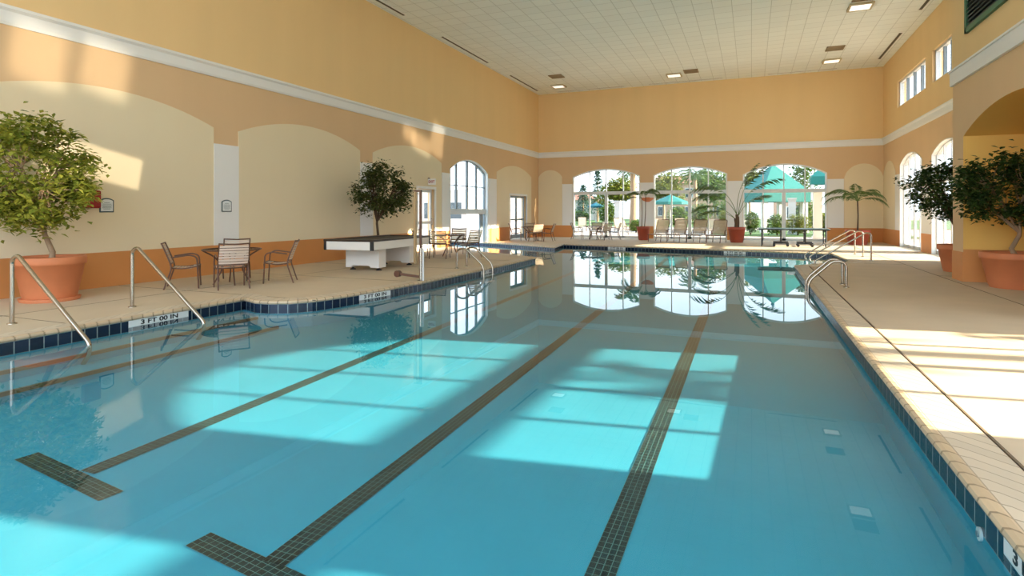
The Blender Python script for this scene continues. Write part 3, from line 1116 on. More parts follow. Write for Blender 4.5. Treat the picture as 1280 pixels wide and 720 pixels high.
def make_table(name, r_, top, label):
    t = thing(name, label, 'table')
    MB().lathe([(.0, .700), (r_ - .02, .700), (r_ - .02, .708), (.0, .708)], n=36).build('table_top', top, t)
    mb = MB()
    n = 36
    mb.tube([((r_ - .012) * math.cos(2 * PI * k / n), (r_ - .012) * math.sin(2 * PI * k / n), .704) for k in range(n)], .014, 8, True)
    mb.build('rim', M['bronze'], t)
    for k in range(4):
        a = PI / 4 + k * PI / 2
        d = Vector((math.cos(a), math.sin(a), 0))
        MB().tube(rounded([d * (r_ - .03) + Vector((0, 0, .69)), d * (r_ * .55) + Vector((0, 0, .56)), d * .16 + Vector((0, 0, .33)), d * (r_ * .62)], .2, 6), .015, 8).build('leg', M['bronze'], t)
    MB().tube([(.15 * math.cos(2 * PI * k / 20), .15 * math.sin(2 * PI * k / 20), .33) for k in range(20)], .010, 6, True).build('leg_ring', M['bronze'], t)
    return t


table0 = make_table('round_table', .56, M['tableglass'], '')

# near set by the left wall
T1 = (-9.80, 8.68)
put(table0, (*T1, 0), .2, 'round glass table nearest the camera, ringed by four taupe strap chairs', 'round patio tables')
for lab, (x, y), rz in (
        ('strap armchair at the near table, side on, closest to the big ficus', (-10.30, 8.10), None),
        ('strap armchair with its strapped back to the pool, in front of the near table', (-9.27, 8.15), None),
        ('strap armchair behind the near table, against the white pilaster', (-10.15, 9.33), None),
        ('strap armchair at the near table, side on, closest to the billiard table', (-9.14, 9.18), None)):
    pass
CH = 'strap armchairs round the near table'
put(chair0, (-10.18, 7.92, 0), facing((-10.18, 7.92), (-9.5, 8.65)), 'strap armchair at the near table, side on, closest to the big ficus', CH)
put(chair0, (-9.30, 8.22, 0), facing((-9.30, 8.22), (-9.85, 8.95)) + .35, 'strap armchair in front of the near table, its strapped back turned to the pool', CH)
put(chair0, (-10.28, 9.17, 0), facing((-10.28, 9.17), (-9.8, 8.6)), 'strap armchair behind the near table, mostly hidden, against the white pilaster', CH)
put(chair0, (-9.17, 9.30, 0), facing((-9.17, 9.30), (-9.95, 8.75)), 'strap armchair at the near table, side on, closest to the billiard table', CH)
# second set beyond the pool table
T2 = (-9.30, 17.0)
put(table0, (*T2, 0), .5, 'round glass table behind the tall pool lift mast', 'round patio tables')
CH = 'strap armchairs round the table behind the pool lift'
put(chair1, (-9.12, 16.0, 0), facing((-9.12, 16.0), T2) + .1, 'tan strap armchair just behind the pool lift mast, back to the camera', CH)
put(chair1, (-8.48, 16.72, 0), facing((-8.48, 16.72), T2), 'strap armchair of the second table, in front of the tall arched opening', CH)
put(chair1, (-9.55, 17.95, 0), facing((-9.55, 17.95), T2), 'strap armchair on the far side of the table behind the pool lift', CH)
put(chair1, (-10.25, 16.95, 0), facing((-10.25, 16.95), T2), 'strap armchair on the wall side of the second round table', CH)
put(chair1, (-10.5, 16.0, 0), 2.2, 'single strap armchair whose back top shows just over the billiard table', None)
# third set in the sun at the far left corner
T3 = (-10.25, 27.3)
put(table0, (*T3, 0), .1, 'round glass table in the sunny corner by the double door', 'round patio tables')
CH = 'sunlit strap armchairs in the corner'
put(chair1, (-11.0, 27.0, 0), facing((-11.0, 27.0), T3), 'sunlit strap armchair at the corner table, nearest the swim-through opening', CH)
put(chair1, (-10.6, 28.05, 0), facing((-10.6, 28.05), T3), 'sunlit strap armchair behind the corner table in front of the double door', CH)
put(chair1, (-9.85, 26.75, 0), facing((-9.85, 26.75), T3) + .2, 'bright sunlit strap armchair in front of the corner table, back to the camera', CH)
put(chair1, (-9.45, 27.4, 0), facing((-9.45, 27.4), T3), 'sunlit strap armchair at the corner table, before the russet wall base', CH)
# fourth set at the first far window
T4 = (-7.75, 30.0)
put(table0, (*T4, 0), .3, 'round patio table in front of the far window', 'round patio tables')
CH = 'strap armchairs at the far window'
put(chair1, (-8.6, 29.9, 0), facing((-8.6, 29.9), T4), 'strap armchair at the far window table, closest to the white pilaster', CH)
put(chair1, (-7.85, 30.85, 0), facing((-7.85, 30.85), T4), 'strap armchair behind the far window table, against the glass', CH)
put(chair1, (-7.1, 29.55, 0), facing((-7.1, 29.55), T4), 'strap armchair at the far window table, nearest the pool, back to the camera', CH)
put(chair1, (-6.75, 30.35, 0), facing((-6.75, 30.35), T4), 'strap armchair at the far window table, closest to the small potted palm', CH)


def make_lounger(label):
    """strap chaise, feet towards -y, raised back at +y"""
    t = thing('chaise_lounge', label, 'sun lounger')
    W2, r_ = .31, .017
    back = Vector((0, math.cos(math.radians(62)), math.sin(math.radians(62))))
    for s in (-1, 1):
        x = s * W2
        MB().tube([(x, -.75, .36), (x, .55, .36)], r_, 8).build('side_rail', M['bronze'], t)
        for y in (-.58, .42):
            MB().tube(rounded([(x, y - .07, 0), (x, y, .20), (x, y, .36)], .1, 4), r_, 8).build('leg', M['bronze'], t)
        MB().tube(rounded([(x, .10, .36), (x, .16, .56), (x, .38, .58), (x, .52, .60)], .08, 4), r_ * .9, 8).build('arm', M['bronze'], t)
    mb = MB()
    b0, b1 = Vector((0, .28, .37)), Vector((0, .28, .37)) + back * .80
    mb.tube(rounded([(-W2, b0.y, b0.z), (-W2, b1.y, b1.z), (W2, b1.y, b1.z), (W2, b0.y, b0.z)], .08, 5), r_, 8)
    mb.build('back_frame', M['bronze'], t)
    MB().tube([(-W2, -.75, .36), (W2, -.75, .36)], r_, 8).build('foot_bar', M['bronze'], t)
    mb = MB()
    for k in range(13):
        p = b0 + back * (.06 + k * .057)
        mb.box(p, (W2 * 2, .008, .045), Matrix.Rotation(math.radians(-28), 3, 'X'))
    mb.build('back_straps', M['strap_tan'], t)
    mb = MB()
    for k in range(18):
        mb.box((0, -.71 + k * .058, .366), (W2 * 2, .045, .008))
    mb.build('seat_straps', M['strap_tan'], t)
    return t


loung = make_lounger('')
LG = 'strap sun loungers along the far deck'
for lab, (px, py) in (('strap sun lounger directly beside the small potted palm', (823, 302)), ('strap sun lounger second from the small potted palm', (846, 302.6)),
                      ('strap sun lounger third from the small potted palm', (871, 303)), ('strap sun lounger next to the tall potted palm, last of the row', (896, 303.6))):
    d = EYE * F_PX / (py - HORIZON)
    l = (px - CXP) / F_PX * d
    put(loung, (l * _c - d * _s, l * _s + d * _c + .25, 0), -.22, lab, LG)

# pool table
t = thing('pool_table', 'white billiard table with dark rail on two box pedestals', 'billiard table', (-9.08, 12.80, 0), math.radians(4))
HW, HL, ZT = .69, 1.52, .80
mb = MB()
for s in (-1, 1):
    mb.lohi((s * HW, -HL, ZT - .05), (s * (HW - .13), HL, ZT))
    mb.lohi((-HW + .13, s * HL, ZT - .05), (HW - .13, s * (HL - .13), ZT))
mb.build('top_rail', M['pt_dark'], t, .01)
MB().lohi((-HW + .12, -HL + .12, ZT - .09), (HW - .12, HL - .12, ZT - .035)).build('bed', M['pt_cloth'], t)
for s in (-1, 1):
    MB().lohi((s * (HW - .015), -HL + .07, ZT - .25), (s * (HW - .05), HL - .07, ZT - .05)).build('apron', M['pt_white'], t)
    MB().lohi((-HW + .07, s * (HL - .015), ZT - .25), (HW - .07, s * (HL - .05), ZT - .05)).build('apron', M['pt_white'], t)
    for q in (-1, 1):
        MB().lohi((s * HW - s * .005, q * HL - q * .005, ZT - .26), (s * (HW - .08), q * (HL - .08), ZT - .04)).build('corner_cap', M['black'], t, .01)
for q in (-1, 1):
    y0 = q * .78 + .05
    P = lambda u, z, o: (u, y0 + o, z)
    pw = .48
    poly = [(-pw, .07), (-pw + .16, .07), (-pw + .20, .12), (pw - .28, .12), (pw - .24, .07), (pw, .07), (pw, ZT - .25), (-pw, ZT - .25)]
    p = MB().prism(poly, P, -.17, .17).build('pedestal', M['pt_white'], t, .008)
    for s in (-1, 1):
        MB().lathe([(.075, 0), (.075, .02), (.03, .04), (.03, .08)], (s * (pw - .10), y0, 0), 14).build('foot', M['black'], p)

# table tennis table
t = thing('table_tennis_table', 'dark table tennis table on wheeled undercarriages before the gazebo window', 'table tennis table', (1.62, 27.35, 0), math.radians(-2))
for s in (-1, 1):
    h = MB().lohi((s * .006, -.76, .735), (s * 1.37, .76, .76)).build('board', M['pp_green'], t)
    mb = MB()
    mb.lohi((s * .006, -.762, .7605), (s * 1.37, -.742, .7615))
    mb.lohi((s * .006, .742, .7605), (s * 1.37, .762, .7615))
    mb.lohi((s * 1.35, -.76, .7605), (s * 1.372, .76, .7615))
    mb.build('white_line', M['white_plastic'], h)
    mb = MB()
    mb.lohi((s * .02, -.74, .70), (s * 1.34, -.71, .735))
    mb.lohi((s * .02, .71, .70), (s * 1.34, .74, .735))
    mb.build('under_frame', M['black'], h)
    for y in (-.62, .62):
        MB().lohi((s * 1.20 - .022, y - .022, 0), (s * 1.20 + .022, y + .022, .735)).build('leg', M['black'], t)
    mb = MB()
    for y in (-.5, .5):
        mb.lohi((s * .46 - .03, y - .03, .14), (s * .46 + .03, y + .03, .735))
        mb.lohi((s * .46 - .30, y - .03, .12), (s * .46 + .30, y + .03, .18))
    mb.lohi((s * .46 - .025, -.5, .13), (s * .46 + .025, .5, .17))
    u = mb.build('undercarriage', M['black'], t)
    for y in (-.5, .5):
        for q in (-1, 1):
            x = s * .46 + q * .26
            MB().tube([(x, y - .02, .055), (x, y + .02, .055)], .055, 14).build('wheel', M['black'], u)


# ------------------------------------------------------------------ plants
def leaf_quads(mb, rng, p, size, droop=.3):
    a = rng.uniform(0, 2 * PI)
    d = Vector((math.cos(a), math.sin(a), rng.uniform(-.7 - droop, .55))).normalized()
    x = d.cross(Vector((rng.uniform(-.4, .4), rng.uniform(-.4, .4), 1))).normalized()
    n = x.cross(d)
    L = size * rng.uniform(.7, 1.25)
    w = L * .29
    mb.v += [tuple(p), tuple(p + d * L * .45 + x * w + n * w * .35), tuple(p + d * L), tuple(p + d * L * .45 - x * w + n * w * .35)]
    k = len(mb.v) - 4
    mb.f += [[k, k + 1, k + 2], [k, k + 2, k + 3]]
    mb.sm += [False, False]
    mb.mi += [0, 0]


def pot_prof(r_, h, rim=.10):
    return [(r_ * .70, 0), (r_ * .76, h * .12), (r_ * .86, h * .52), (r_ * .88, h * .53), (r_ * .93, h * .80), (r_ * .985, h * .81), (r_, h * .86), (r_ * 1.0, h * .97), (r_ * .98, h), (r_ * .90, h), (r_ * .88, h * .94)]


def potted_ficus(name, label, loc, r_, h, crown, rad, nblob, per, lsize, lm, pm, bark, seed, trunk_top, saucer=True, pot_name='pot', fill=.55):
    """crown: offset of the crown centre from the pot centre (x, y, z); rad: its radii"""
    rng = random.Random(seed)
    t = thing(name, label, 'potted tree', loc)
    MB().lathe([(r_ * .80, 0), (r_ * .84, .05), (r_ * .80, .055)] if saucer else [(r_ * .70, 0), (r_ * .71, .02)], (0, 0, 0), 32).build('saucer', pm, t)
    z0 = .03 if saucer else .005
    MB().lathe(pot_prof(r_, h), (0, 0, z0), 40).build(pot_name, pm, t)
    MB().lathe([(0, h * .94), (r_ * .5, h * .93), (r_ * .89, h * .92)], (0, 0, z0), 24).build('soil', M['soil'], t)
    cx, cy, cz = crown
    tt = Vector(trunk_top)
    mb = MB()
    k = [Vector((.02, 0, h * .85)), Vector((.05 * (1 if cx > 0 else -1), .01, h * .9 + (tt.z - h) * .35)), tt * .9 + Vector((0, 0, tt.z * .02)), tt]
    mb.tube(k, [.055, .042, .037, .032], 10)
    blobs = []
    for i in range(nblob):
        while True:
            v = Vector((rng.uniform(-1, 1), rng.uniform(-1, 1), rng.uniform(-1, 1)))
            if fill < v.length < 1:
                break
        v = Vector((v.x * rad[0], v.y * rad[1], v.z * rad[2]))
        # slightly flattened underside
        if v.z < 0:
            v.z *= .8
        blobs.append(Vector((cx, cy, cz)) + v)
    mains = []
    for i in range(6):
        a = 2 * PI * i / 6 + rng.uniform(-.4, .4)
        e = Vector((cx + rad[0] * .42 * math.cos(a), cy + rad[1] * .42 * math.sin(a), cz + rad[2] * rng.uniform(-.25, .35)))
        m = tt.lerp(e, .5) + Vector((rng.uniform(-.06, .06), rng.uniform(-.06, .06), .02))
        mb.tube([tt - Vector((0, 0, .03)), m, e], [.03, .022, .012], 7)
        mains.append((m, e))
    for b in blobs:
        m, e = min(mains, key=lambda q: (q[1] - b).length)
        s = e if rng.random() < .6 else m
        mb.tube([s, s.lerp(b, .5) + Vector((rng.uniform(-.05, .05), rng.uniform(-.05, .05), rng.uniform(-.02, .05))), b], [.011, .008, .004], 5)
    mb.build('trunk', bark, t)
    mb = MB()
    for b in blobs:
        rb = rng.uniform(.15, .25)
        for i in range(per):
            v = Vector((rng.gauss(0, .5), rng.gauss(0, .5), rng.gauss(0, .42))) * rb
            leaf_quads(mb, rng, b + v, lsize)
    mb.build('foliage', lm, t, fix=False)
    return t


potted_ficus('potted_ficus', 'yellow-green ficus tree in a big terracotta pot on a saucer, beside the red alarm box', (-10.80, 5.92, 0), .50, .70, (.20, -.37, 2.04), (.82, .82, .98), 105, 62, .115,
             M['leaf_light'], M['terra'], M['bark'], 3, (-.16, 0, 1.18))
potted_ficus('potted_ficus', 'round ficus tree in a red pot standing behind the billiard table', (-10.62, 14.75, 0), .30, .42, (.20, .02, 2.05), (.80, .95, .88), 78, 58, .115,
             M['leaf_mid'], M['red_pot'], M['bark_dark'], 8, (.0, 0, 1.2), False)
potted_ficus('potted_ficus', 'dark ficus tree in a big terracotta pot inside the arched recess', (4.70, 14.02, 0), .55, .68, (-.22, -.22, 1.84), (.86, .60, .84), 92, 50, .115,
             M['leaf_dark'], M['terra'], M['bark'], 21, (.06, -.04, 1.10), False)
potted_ficus('potted_ficus', 'dark ficus tree in a terracotta pot half hidden behind the arcade pillar', (4.72, 17.30, 0), .46, .66, (-.22, .05, 1.96), (.98, .85, .74), 80, 54, .115,
             M['leaf_dark'], M['terra'], M['bark_dark'], 34, (-.08, 0, 1.12), False)


def frond(mb, base, az, elev, L, droop, nl, ll, lw, rng, stalk=.25, r0=.012):
    pts = []
    n = 12
    p = Vector(base)
    e = elev
    for i in range(n + 1):
        pts.append(p.copy())
        e2 = e - droop * (i / n) ** 1.4
        p = p + Vector((math.cos(az) * math.cos(e2), math.sin(az) * math.cos(e2), math.sin(e2))) * (L / n)
    mb.tube(pts, [r0 * (1 - .85 * i / n) for i in range(n + 1)], 5)
    side0 = Vector((-math.sin(az), math.cos(az), 0))
    for k in range(nl):
        f = stalk + (1 - stalk) * k / (nl - 1) * .99
        i = min(int(f * n), n - 1)
        q = pts[i].lerp(pts[i + 1], f * n - i)
        dr = (pts[i + 1] - pts[i]).normalized()
        u = (f - stalk) / (1 - stalk)
        l = ll * (.35 + 1.0 * math.sin(PI * min(1, u * .85 + .12)))
        for s in (-1, 1):
            d = (side0 * s * .8 + dr * .65 + Vector((0, 0, -.25 + rng.uniform(-.15, .1)))).normalized()
            nn = dr.cross(d).normalized()
            wv = d.cross(nn).normalized() * lw
            tip = q + d * l + Vector((0, 0, -l * .25))
            mid = q + d * l * .5
            mb.add([q, mid + wv, tip, mid - wv], [(0, 1, 2), (0, 2, 3)])


def potted_palm(name, label, loc, r_, h, stems, fronds, pm, seed, ll=.30, st=.22, nl=16):
    """stems: list of (top xyz, radius); fronds: (azimuth deg, elev deg, length, droop, stem index)"""
    rng = random.Random(seed)
    t = thing(name, label, 'potted palm', loc)
    MB().lathe(pot_prof(r_, h), (0, 0, 0), 32).build('pot', pm, t)
    MB().lathe([(0, h * .94), (r_ * .89, h * .92)], (0, 0, 0), 24).build('soil', M['soil'], t)
    for (tp, rr, b) in stems:
        tp = Vector(tp)
        MB().tube([Vector((*b, h * .9)), Vector((*b, h * .9)).lerp(tp, .5) + Vector((.02, 0, 0)), tp], [rr * 1.3, rr, rr], 8).build('stem', M['bark_dark'], t)
    for (az, el, L, dr, si) in fronds:
        mb = MB()
        frond(mb, stems[si][0], math.radians(az), math.radians(el), L, dr, nl, ll * (.5 + .28 * L), .006 + .002 * L, rng, st, .009 + .003 * L)
        mb.build('frond', M['palm'], t, fix=False)
    return t


potted_palm('potted_palm', 'small drooping palm in a dark red pot under the wall sconce', (-5.2, 30.3, 0), .34, .70,
            [((-.08, 0, 2.15), .018, (-.08, 0)), ((.12, .02, 2.30), .018, (.06, .02))],
            [(180, 50, 1.2, 2.4, 0), (200, 25, 1.1, 2.0, 0), (150, 60, 1.0, 2.2, 0), (10, 55, .95, 2.3, 1), (-30, 40, .95, 2.2, 1), (60, 65, .8, 2.0, 1), (270, 50, .9, 2.2, 1), (230, 60, 1.0, 2.3, 0), (330, 70, .85, 2.3, 1)], M['red_pot'], 2)
potted_palm('potted_palm', 'tall arching palm in a dark red pot between loungers and table tennis table', (-.66, 29.7, 0), .40, .74,
            [((.0, 0, 1.35), .06, (.0, 0)), ((.06, .02, 1.25), .05, (.05, 0)), ((-.08, .02, 1.15), .05, (-.05, 0))],
            [(178, 60, 2.5, 1.9, 0), (172, 44, 2.3, 1.6, 2), (196, 72, 2.9, 2.1, 0), (20, 84, 3.0, 1.1, 1), (0, 74, 2.9, 1.5, 1), (345, 62, 1.9, 1.3, 1), (184, 34, 1.7, 1.2, 2), (10, 88, 2.7, .9, 0)], M['red_pot'], 5, .34, .45, 13)
potted_palm('potted_palm', 'feather palm in a wide red pot in the corner behind the three handrails', (4.38, 29.75, 0), .50, .66,
            [((0, 0, 1.95), .03, (0, 0))],
            [(180, 48, 1.75, 2.1, 0), (195, 28, 1.7, 1.7, 0), (160, 60, 1.4, 1.9, 0), (0, 48, 1.35, 2.2, 0), (-20, 25, 1.35, 1.7, 0), (30, 62, 1.3, 1.9, 0), (270, 60, 1.2, 2.0, 0), (90, 72, 1.2, 1.2, 0), (240, 45, 1.5, 2.0, 0), (310, 50, 1.4, 2.0, 0), (100, 40, 1.1, 1.6, 0)], M['red_pot'], 6)


# ------------------------------------------------------------------ the garden beyond the windows
GRECT = [(-120, -60), (120, -60), (120, 160), (-120, 160)]
structure(polygon_fill([GRECT, DECK_RECT], -0.03, 'ground', M['patio']))
lw = polygon_fill([[(-45, 58), (60, 58), (60, 120), (-45, 120)]], -0.01, 'lawn', M['lawn'])
structure(lw)
# strip of planting behind the right window
structure(polygon_fill([[(-2.5, 38), (9, 38), (9, 50), (-2.5, 50)]], 0.0, 'planting_bed', M['lawn']))


def umbrella(label, loc, r_, zt, m):
    t = thing('patio_umbrella', label, 'umbrella', loc)
    n = 8
    vs = [(0, 0, zt)] + [(r_ * math.cos(2 * PI * k / n), r_ * math.sin(2 * PI * k / n), zt - r_ * .42) for k in range(n)]
    vs += [(r_ * math.cos(2 * PI * k / n), r_ * math.sin(2 * PI * k / n), zt - r_ * .42 - .22) for k in range(n)]
    vs += [(0, 0, zt - .04)]
    fs = [(0, 1 + k, 1 + (k + 1) % n) for k in range(n)] + [(1 + k, 1 + n + k, 1 + n + (k + 1) % n, 1 + (k + 1) % n) for k in range(n)] + [(1 + 2 * n, 1 + (k + 1) % n, 1 + k) for k in range(n)]
    MB().add(vs, fs).build('canopy', m, t)
    MB().tube([(0, 0, 0), (0, 0, zt + .08)], .03, 8).build('pole', M['pt_white'], t)
    MB().lathe([(.30, 0), (.30, .06), (.06, .10), (.05, .3)], n=16).build('base', M['stone'], t)


p = at(745, 264, 75)
umbrella('small blue-teal umbrella far out behind the patio table window', (p.x, 75, -.03), 1.15, 2.75, M['teal_blue'])
p = at(838, 264, 50)
umbrella('big teal umbrella outside, above the backs of the indoor loungers', (p.x, 50, -.03), 1.45, 2.95, M['teal'])
p = at(706, 264, 66)
umbrella('low teal umbrella outside at the frame edge of the patio table window', (p.x, 66, -.03), 1.3, 2.1, M['teal'])


def column(mb, x, y, z0, z1, w):
    mb.box((x, y, (z0 + z1) / 2), (w, w, z1 - z0))
    mb.box((x, y, z0 + .09), (w * 1.25, w * 1.25, .18))
    mb.box((x, y, z1 - .16), (w * 1.15, w * 1.15, .05))
    mb.box((x, y, z1 - .05), (w * 1.3, w * 1.3, .10))


def gazebo(label, cx, cy, hw, ze, za, val, colw, rot=0.0, ring=0.0):
    t = thing('gazebo', label, 'gazebo', (cx, cy, -.03), rot)
    o = hw * 1.08
    vs = [(-o, -o, ze), (o, -o, ze), (o, o, ze), (-o, o, ze), (0, 0, za)]
    MB().add(vs, [(0, 1, 4), (1, 2, 4), (2, 3, 4), (3, 0, 4), (3, 2, 1, 0)]).build('roof', M['teal'], t)
    mb = MB()
    for a, b in (((-o, -o), (o, -o)), ((o, -o), (o, o)), ((o, o), (-o, o)), ((-o, o), (-o, -o))):
        mb.bar((a[0], a[1], ze - val / 2), (b[0], b[1], ze - val / 2), .05, val)
    mb.build('valance', M['teal'], t)
    for sx in (-1, 1):
        for sy in (-1, 1):
            mb = MB()
            column(mb, sx * hw * .9, sy * hw * .9, 0, ze - .02, colw)
            mb.build('column', M['stone'], t)
    MB().lathe([(.10, 0), (.13, .1), (.05, .22), (.0, .4)], (0, 0, za - .05), 12).build('finial', M['teal_blue'], t)
    return t


p = at(966, 264, 46)
gazebo('teal-roofed gazebo on pale columns outside behind the table tennis table', p.x, 46, 1.62, 2.95, 5.0, .75, .38, .5)
p = at(1024, 264, 60)
gazebo('small far gazebo with raised teal roof above the white garden pier', p.x, 60, .66, 4.75, 5.5, .75, .22)
t = thing('pier', 'square white garden pier with a cap behind the table tennis table', 'pier', (at(1022, 264, 35).x, 35, -.01))
mb = MB()
column(mb, 0, 0, 0, 2.62, .42)
mb.build('shaft', M['pt_white'], t)
for lab, px, Y in (('pale square pier outside behind the patio table', 772, 47), ('pale square pier behind the shrubs, next to the tall arching palm', 912, 42.5), ('pale square pier behind the shrubs, between gazebo and white pier', 990, 42.0)):
    t = thing('pier', lab, 'pier', (at(px, 264, Y).x, Y, -.02))
    mb = MB()
    column(mb, 0, 0, 0, 2.4, .42)
    mb.build('shaft', M['stone'], t)


def leafy(mb, rng, c, rad, n, size, zmin=0.02):
    for i in range(n):
        v = Vector((rng.gauss(0, 1), rng.gauss(0, 1), rng.gauss(0, 1))).normalized() * rng.uniform(.72, 1.02)
        p = Vector((c[0] + v.x * rad[0], c[1] + v.y * rad[1], c[2] + v.z * rad[2]))
        if p.z < zmin + size:
            p.z = zmin + size + rng.random() * .2
        leaf_quads(mb, rng, p, size)


def bush(label, px, Y, w, h, m, seed, n=1500):
    rng = random.Random(seed)
    t = thing('garden_shrub', label, 'shrub', (at(px, 264, Y).x, Y, -.02))
    mb = MB()
    for k in range(5):
        mb.tube([(0, 0, 0), (rng.uniform(-.3, .3) * w, rng.uniform(-.3, .3) * w, h * .7)], [.03, .012], 5)
    mb.build('stem', M['bark_dark'], t)
    mb = MB()
    for k in range(6):
        leafy(mb, rng, (rng.uniform(-.24, .24) * w, rng.uniform(-.24, .24) * w, h * rng.uniform(.42, .6)), (w * .28, w * .28, h * .42), n // 6, .11 * w)
    mb.build('foliage', m, t, fix=False)


for i, (lab, px, Y, w_, h_, m) in enumerate((
        ('yellowish shrub outside, beside the pot of the tall arching palm', 909, 40.5, 1.4, 1.6, M['out_yellow']),
        ('round green shrub outside, behind the near end of the table tennis table', 938, 40, 1.35, 1.55, M['out_green']),
        ('leafy green shrub outside, behind the middle of the table tennis table', 971, 39, 1.35, 1.45, M['out_green']),
        ('yellowish shrub outside, between the middle of the table and the white pier', 997, 40, 1.4, 1.4, M['out_yellow']),
        ('yellow-green shrub outside, on the corner side of the white pier', 1036, 41, 2.2, 1.5, M['out_yellow']),
        ('tall leafy shrub between the gazebo and the white pier', 1007, 52, 2.0, 2.7, M['out_green']),
        ('large green shrub under the big teal umbrella', 846, 55, 2.2, 2.2, M['out_green']),
        ('bright green shrub outside, next to the slim palm trunk', 875, 52, 2.1, 2.3, M['out_green']),
        ('green shrub outside, seen through the fronds of the tall arching palm', 903, 50, 1.9, 2.5, M['out_green']),
        ('small green shrub outside, beside the small potted palm', 795, 41, 1.1, .95, M['out_green']),
        ('green shrub outside, behind the round patio table and its chairs', 762, 70, 3.0, 2.6, M['out_green']),
        ('low shrub outside, at the foot of the smaller conifer', 724, 74, 3.0, 1.6, M['out_green']))):
    bush(lab, px, Y, w_, h_, m, 50 + i)


def tree(label, px, Y, zt, w, m, seed, trunk_h, n=2600, kind='garden_tree', ls=.5):
    rng = random.Random(seed)
    t = thing(kind, label, 'tree', (at(px, 264, Y).x, Y, -.02))
    mb = MB()
    mb.tube([(0, 0, 0), (.1, 0, trunk_h * .6), (0, 0, trunk_h + .4 * (zt - trunk_h))], [.22, .16, .08], 8)
    for k in range(5):
        a = k * 1.3
        mb.tube([(0, 0, trunk_h), (math.cos(a) * w * .3, math.sin(a) * w * .3, trunk_h + (zt - trunk_h) * .5)], [.08, .03], 6)
    mb.build('trunk', M['bark'], t)
    mb = MB()
    for k in range(14):
        a, q = rng.uniform(0, 2 * PI), rng.uniform(0, .36)
        zz = trunk_h + (zt - trunk_h) * rng.uniform(.18, .82)
        s = rng.uniform(.20, .30)
        leafy(mb, rng, (math.cos(a) * q * w, math.sin(a) * q * w, zz), (w * s, w * s, (zt - trunk_h) * s * .8), n // 14, ls)
    mb.build('foliage', m, t, fix=False)


def conifer(label, px, Y, zt, w, seed):
    rng = random.Random(seed)
    t = thing('conifer', label, 'tree', (at(px, 264, Y).x, Y, -.02))
    MB().tube([(0, 0, 0), (0, 0, zt * .9)], [.2, .04], 8).build('trunk', M['bark'], t)
    mb = MB()
    for k in range(12):
        f = k / 11
        leafy(mb, rng, (0, 0, zt * (.2 + .74 * f)), (w * .5 * (1 - f * .85), w * .5 * (1 - f * .85), zt * .05), 90, .4)
    mb.build('foliage', M['out_blue'], t, fix=False)


conifer('tall dark blue-green conifer outside the patio table window', 747, 84, 8.2, 3.0, 1)
conifer('smaller blue-green conifer beside the tall conifer', 729, 88, 5.8, 3.2, 2)
tree('yellow-green tree outside, between the conifers and the thick palm', 772, 72, 6.4, 5.0, M['out_yellow'], 3, 2.2)
tree('yellow-green tree outside, rising above the big teal umbrella', 829, 80, 7.0, 5.0, M['out_yellow'], 4, 2.5)
tree('broad green tree outside, behind the slim palm', 893, 76, 6.8, 6.0, M['out_green'], 5, 2.5)
tree('loose tree outside, beside the gazebo and the tall arching palm', 936, 70, 6.6, 4.6, M['out_yellow'], 6, 2.6)
tree('thin tree outside, rising between the two gazebo roofs', 1003, 78, 8.2, 4.2, M['out_green'], 7, 3.2, 900)


def date_palm(label, loc, zt, seed, L=2.0, nf=16, tr=.16, groupname=None):
    rng = random.Random(seed)
    t = thing('garden_palm', label, 'palm tree', loc)
    MB().tube([(0, 0, 0), (.05, 0, zt * .5), (0, 0, zt)], [tr * 1.3, tr, tr * .9], 10).build('trunk', M['bark'], t)
    for k in range(nf):
        mb = MB()
        frond(mb, (0, 0, zt), 2 * PI * k / nf + rng.uniform(-.15, .15), rng.uniform(.1, 1.25), L * rng.uniform(.8, 1.1), 1.7, 18, L * .22, L * .016, rng, .15, .02)
        mb.build('frond', M['palm'], t, fix=False)


p = at(791, 264, 46)
date_palm('palm with a thick trunk outside, beside the small potted palm', (p.x, 46, -.02), 4.6, 11, 1.8, 14, .24)
p = at(869, 264, 60)
date_palm('slim palm outside, between the big umbrella and the broad tree', (p.x, 60, -.02), 4.9, 12, 1.9, 14)
date_palm('low garden palm casting its shadow on the plank coping side', (8.9, 9.8, -.02), 1.35, 13, 1.5, 14)
date_palm('slim garden palm standing farther out behind the low garden palm', (14.5, 9.2, -.02), 4.75, 14, 1.0, 9)


def building(label, x0, x1, Y, depth, h, wall, wins, roof=True):
    t = thing('garden_building', label, 'building', ((x0 + x1) / 2, Y, -.03))
    hw = (x1 - x0) / 2
    MB().lohi((-hw, 0, 0), (hw, depth, h)).build('wall', wall, t)
    if roof:
        MB().add([(-hw - .5, -.5, h), (hw + .5, -.5, h), (hw + .5, depth + .5, h), (-hw - .5, depth + .5, h), (-hw * .6, depth / 2, h + 1.6), (hw * .6, depth / 2, h + 1.6)],
                 [(0, 1, 5, 4), (1, 2, 5), (2, 3, 4, 5), (3, 0, 4), (3, 2, 1, 0)]).build('roof', M['rooftile'], t)
    for (fx, z0, z1, ww) in wins:
        x = -hw + fx * 2 * hw
        f = MB().lohi((x - ww / 2 - .08, -.06, z0 - .08), (x + ww / 2 + .08, .02, z1 + .08)).build('window', M['pt_white'], t)
        MB().lohi((x - ww / 2, -.075, z0), (x + ww / 2, -.055, z1)).build('pane', M['darkglass'], f)


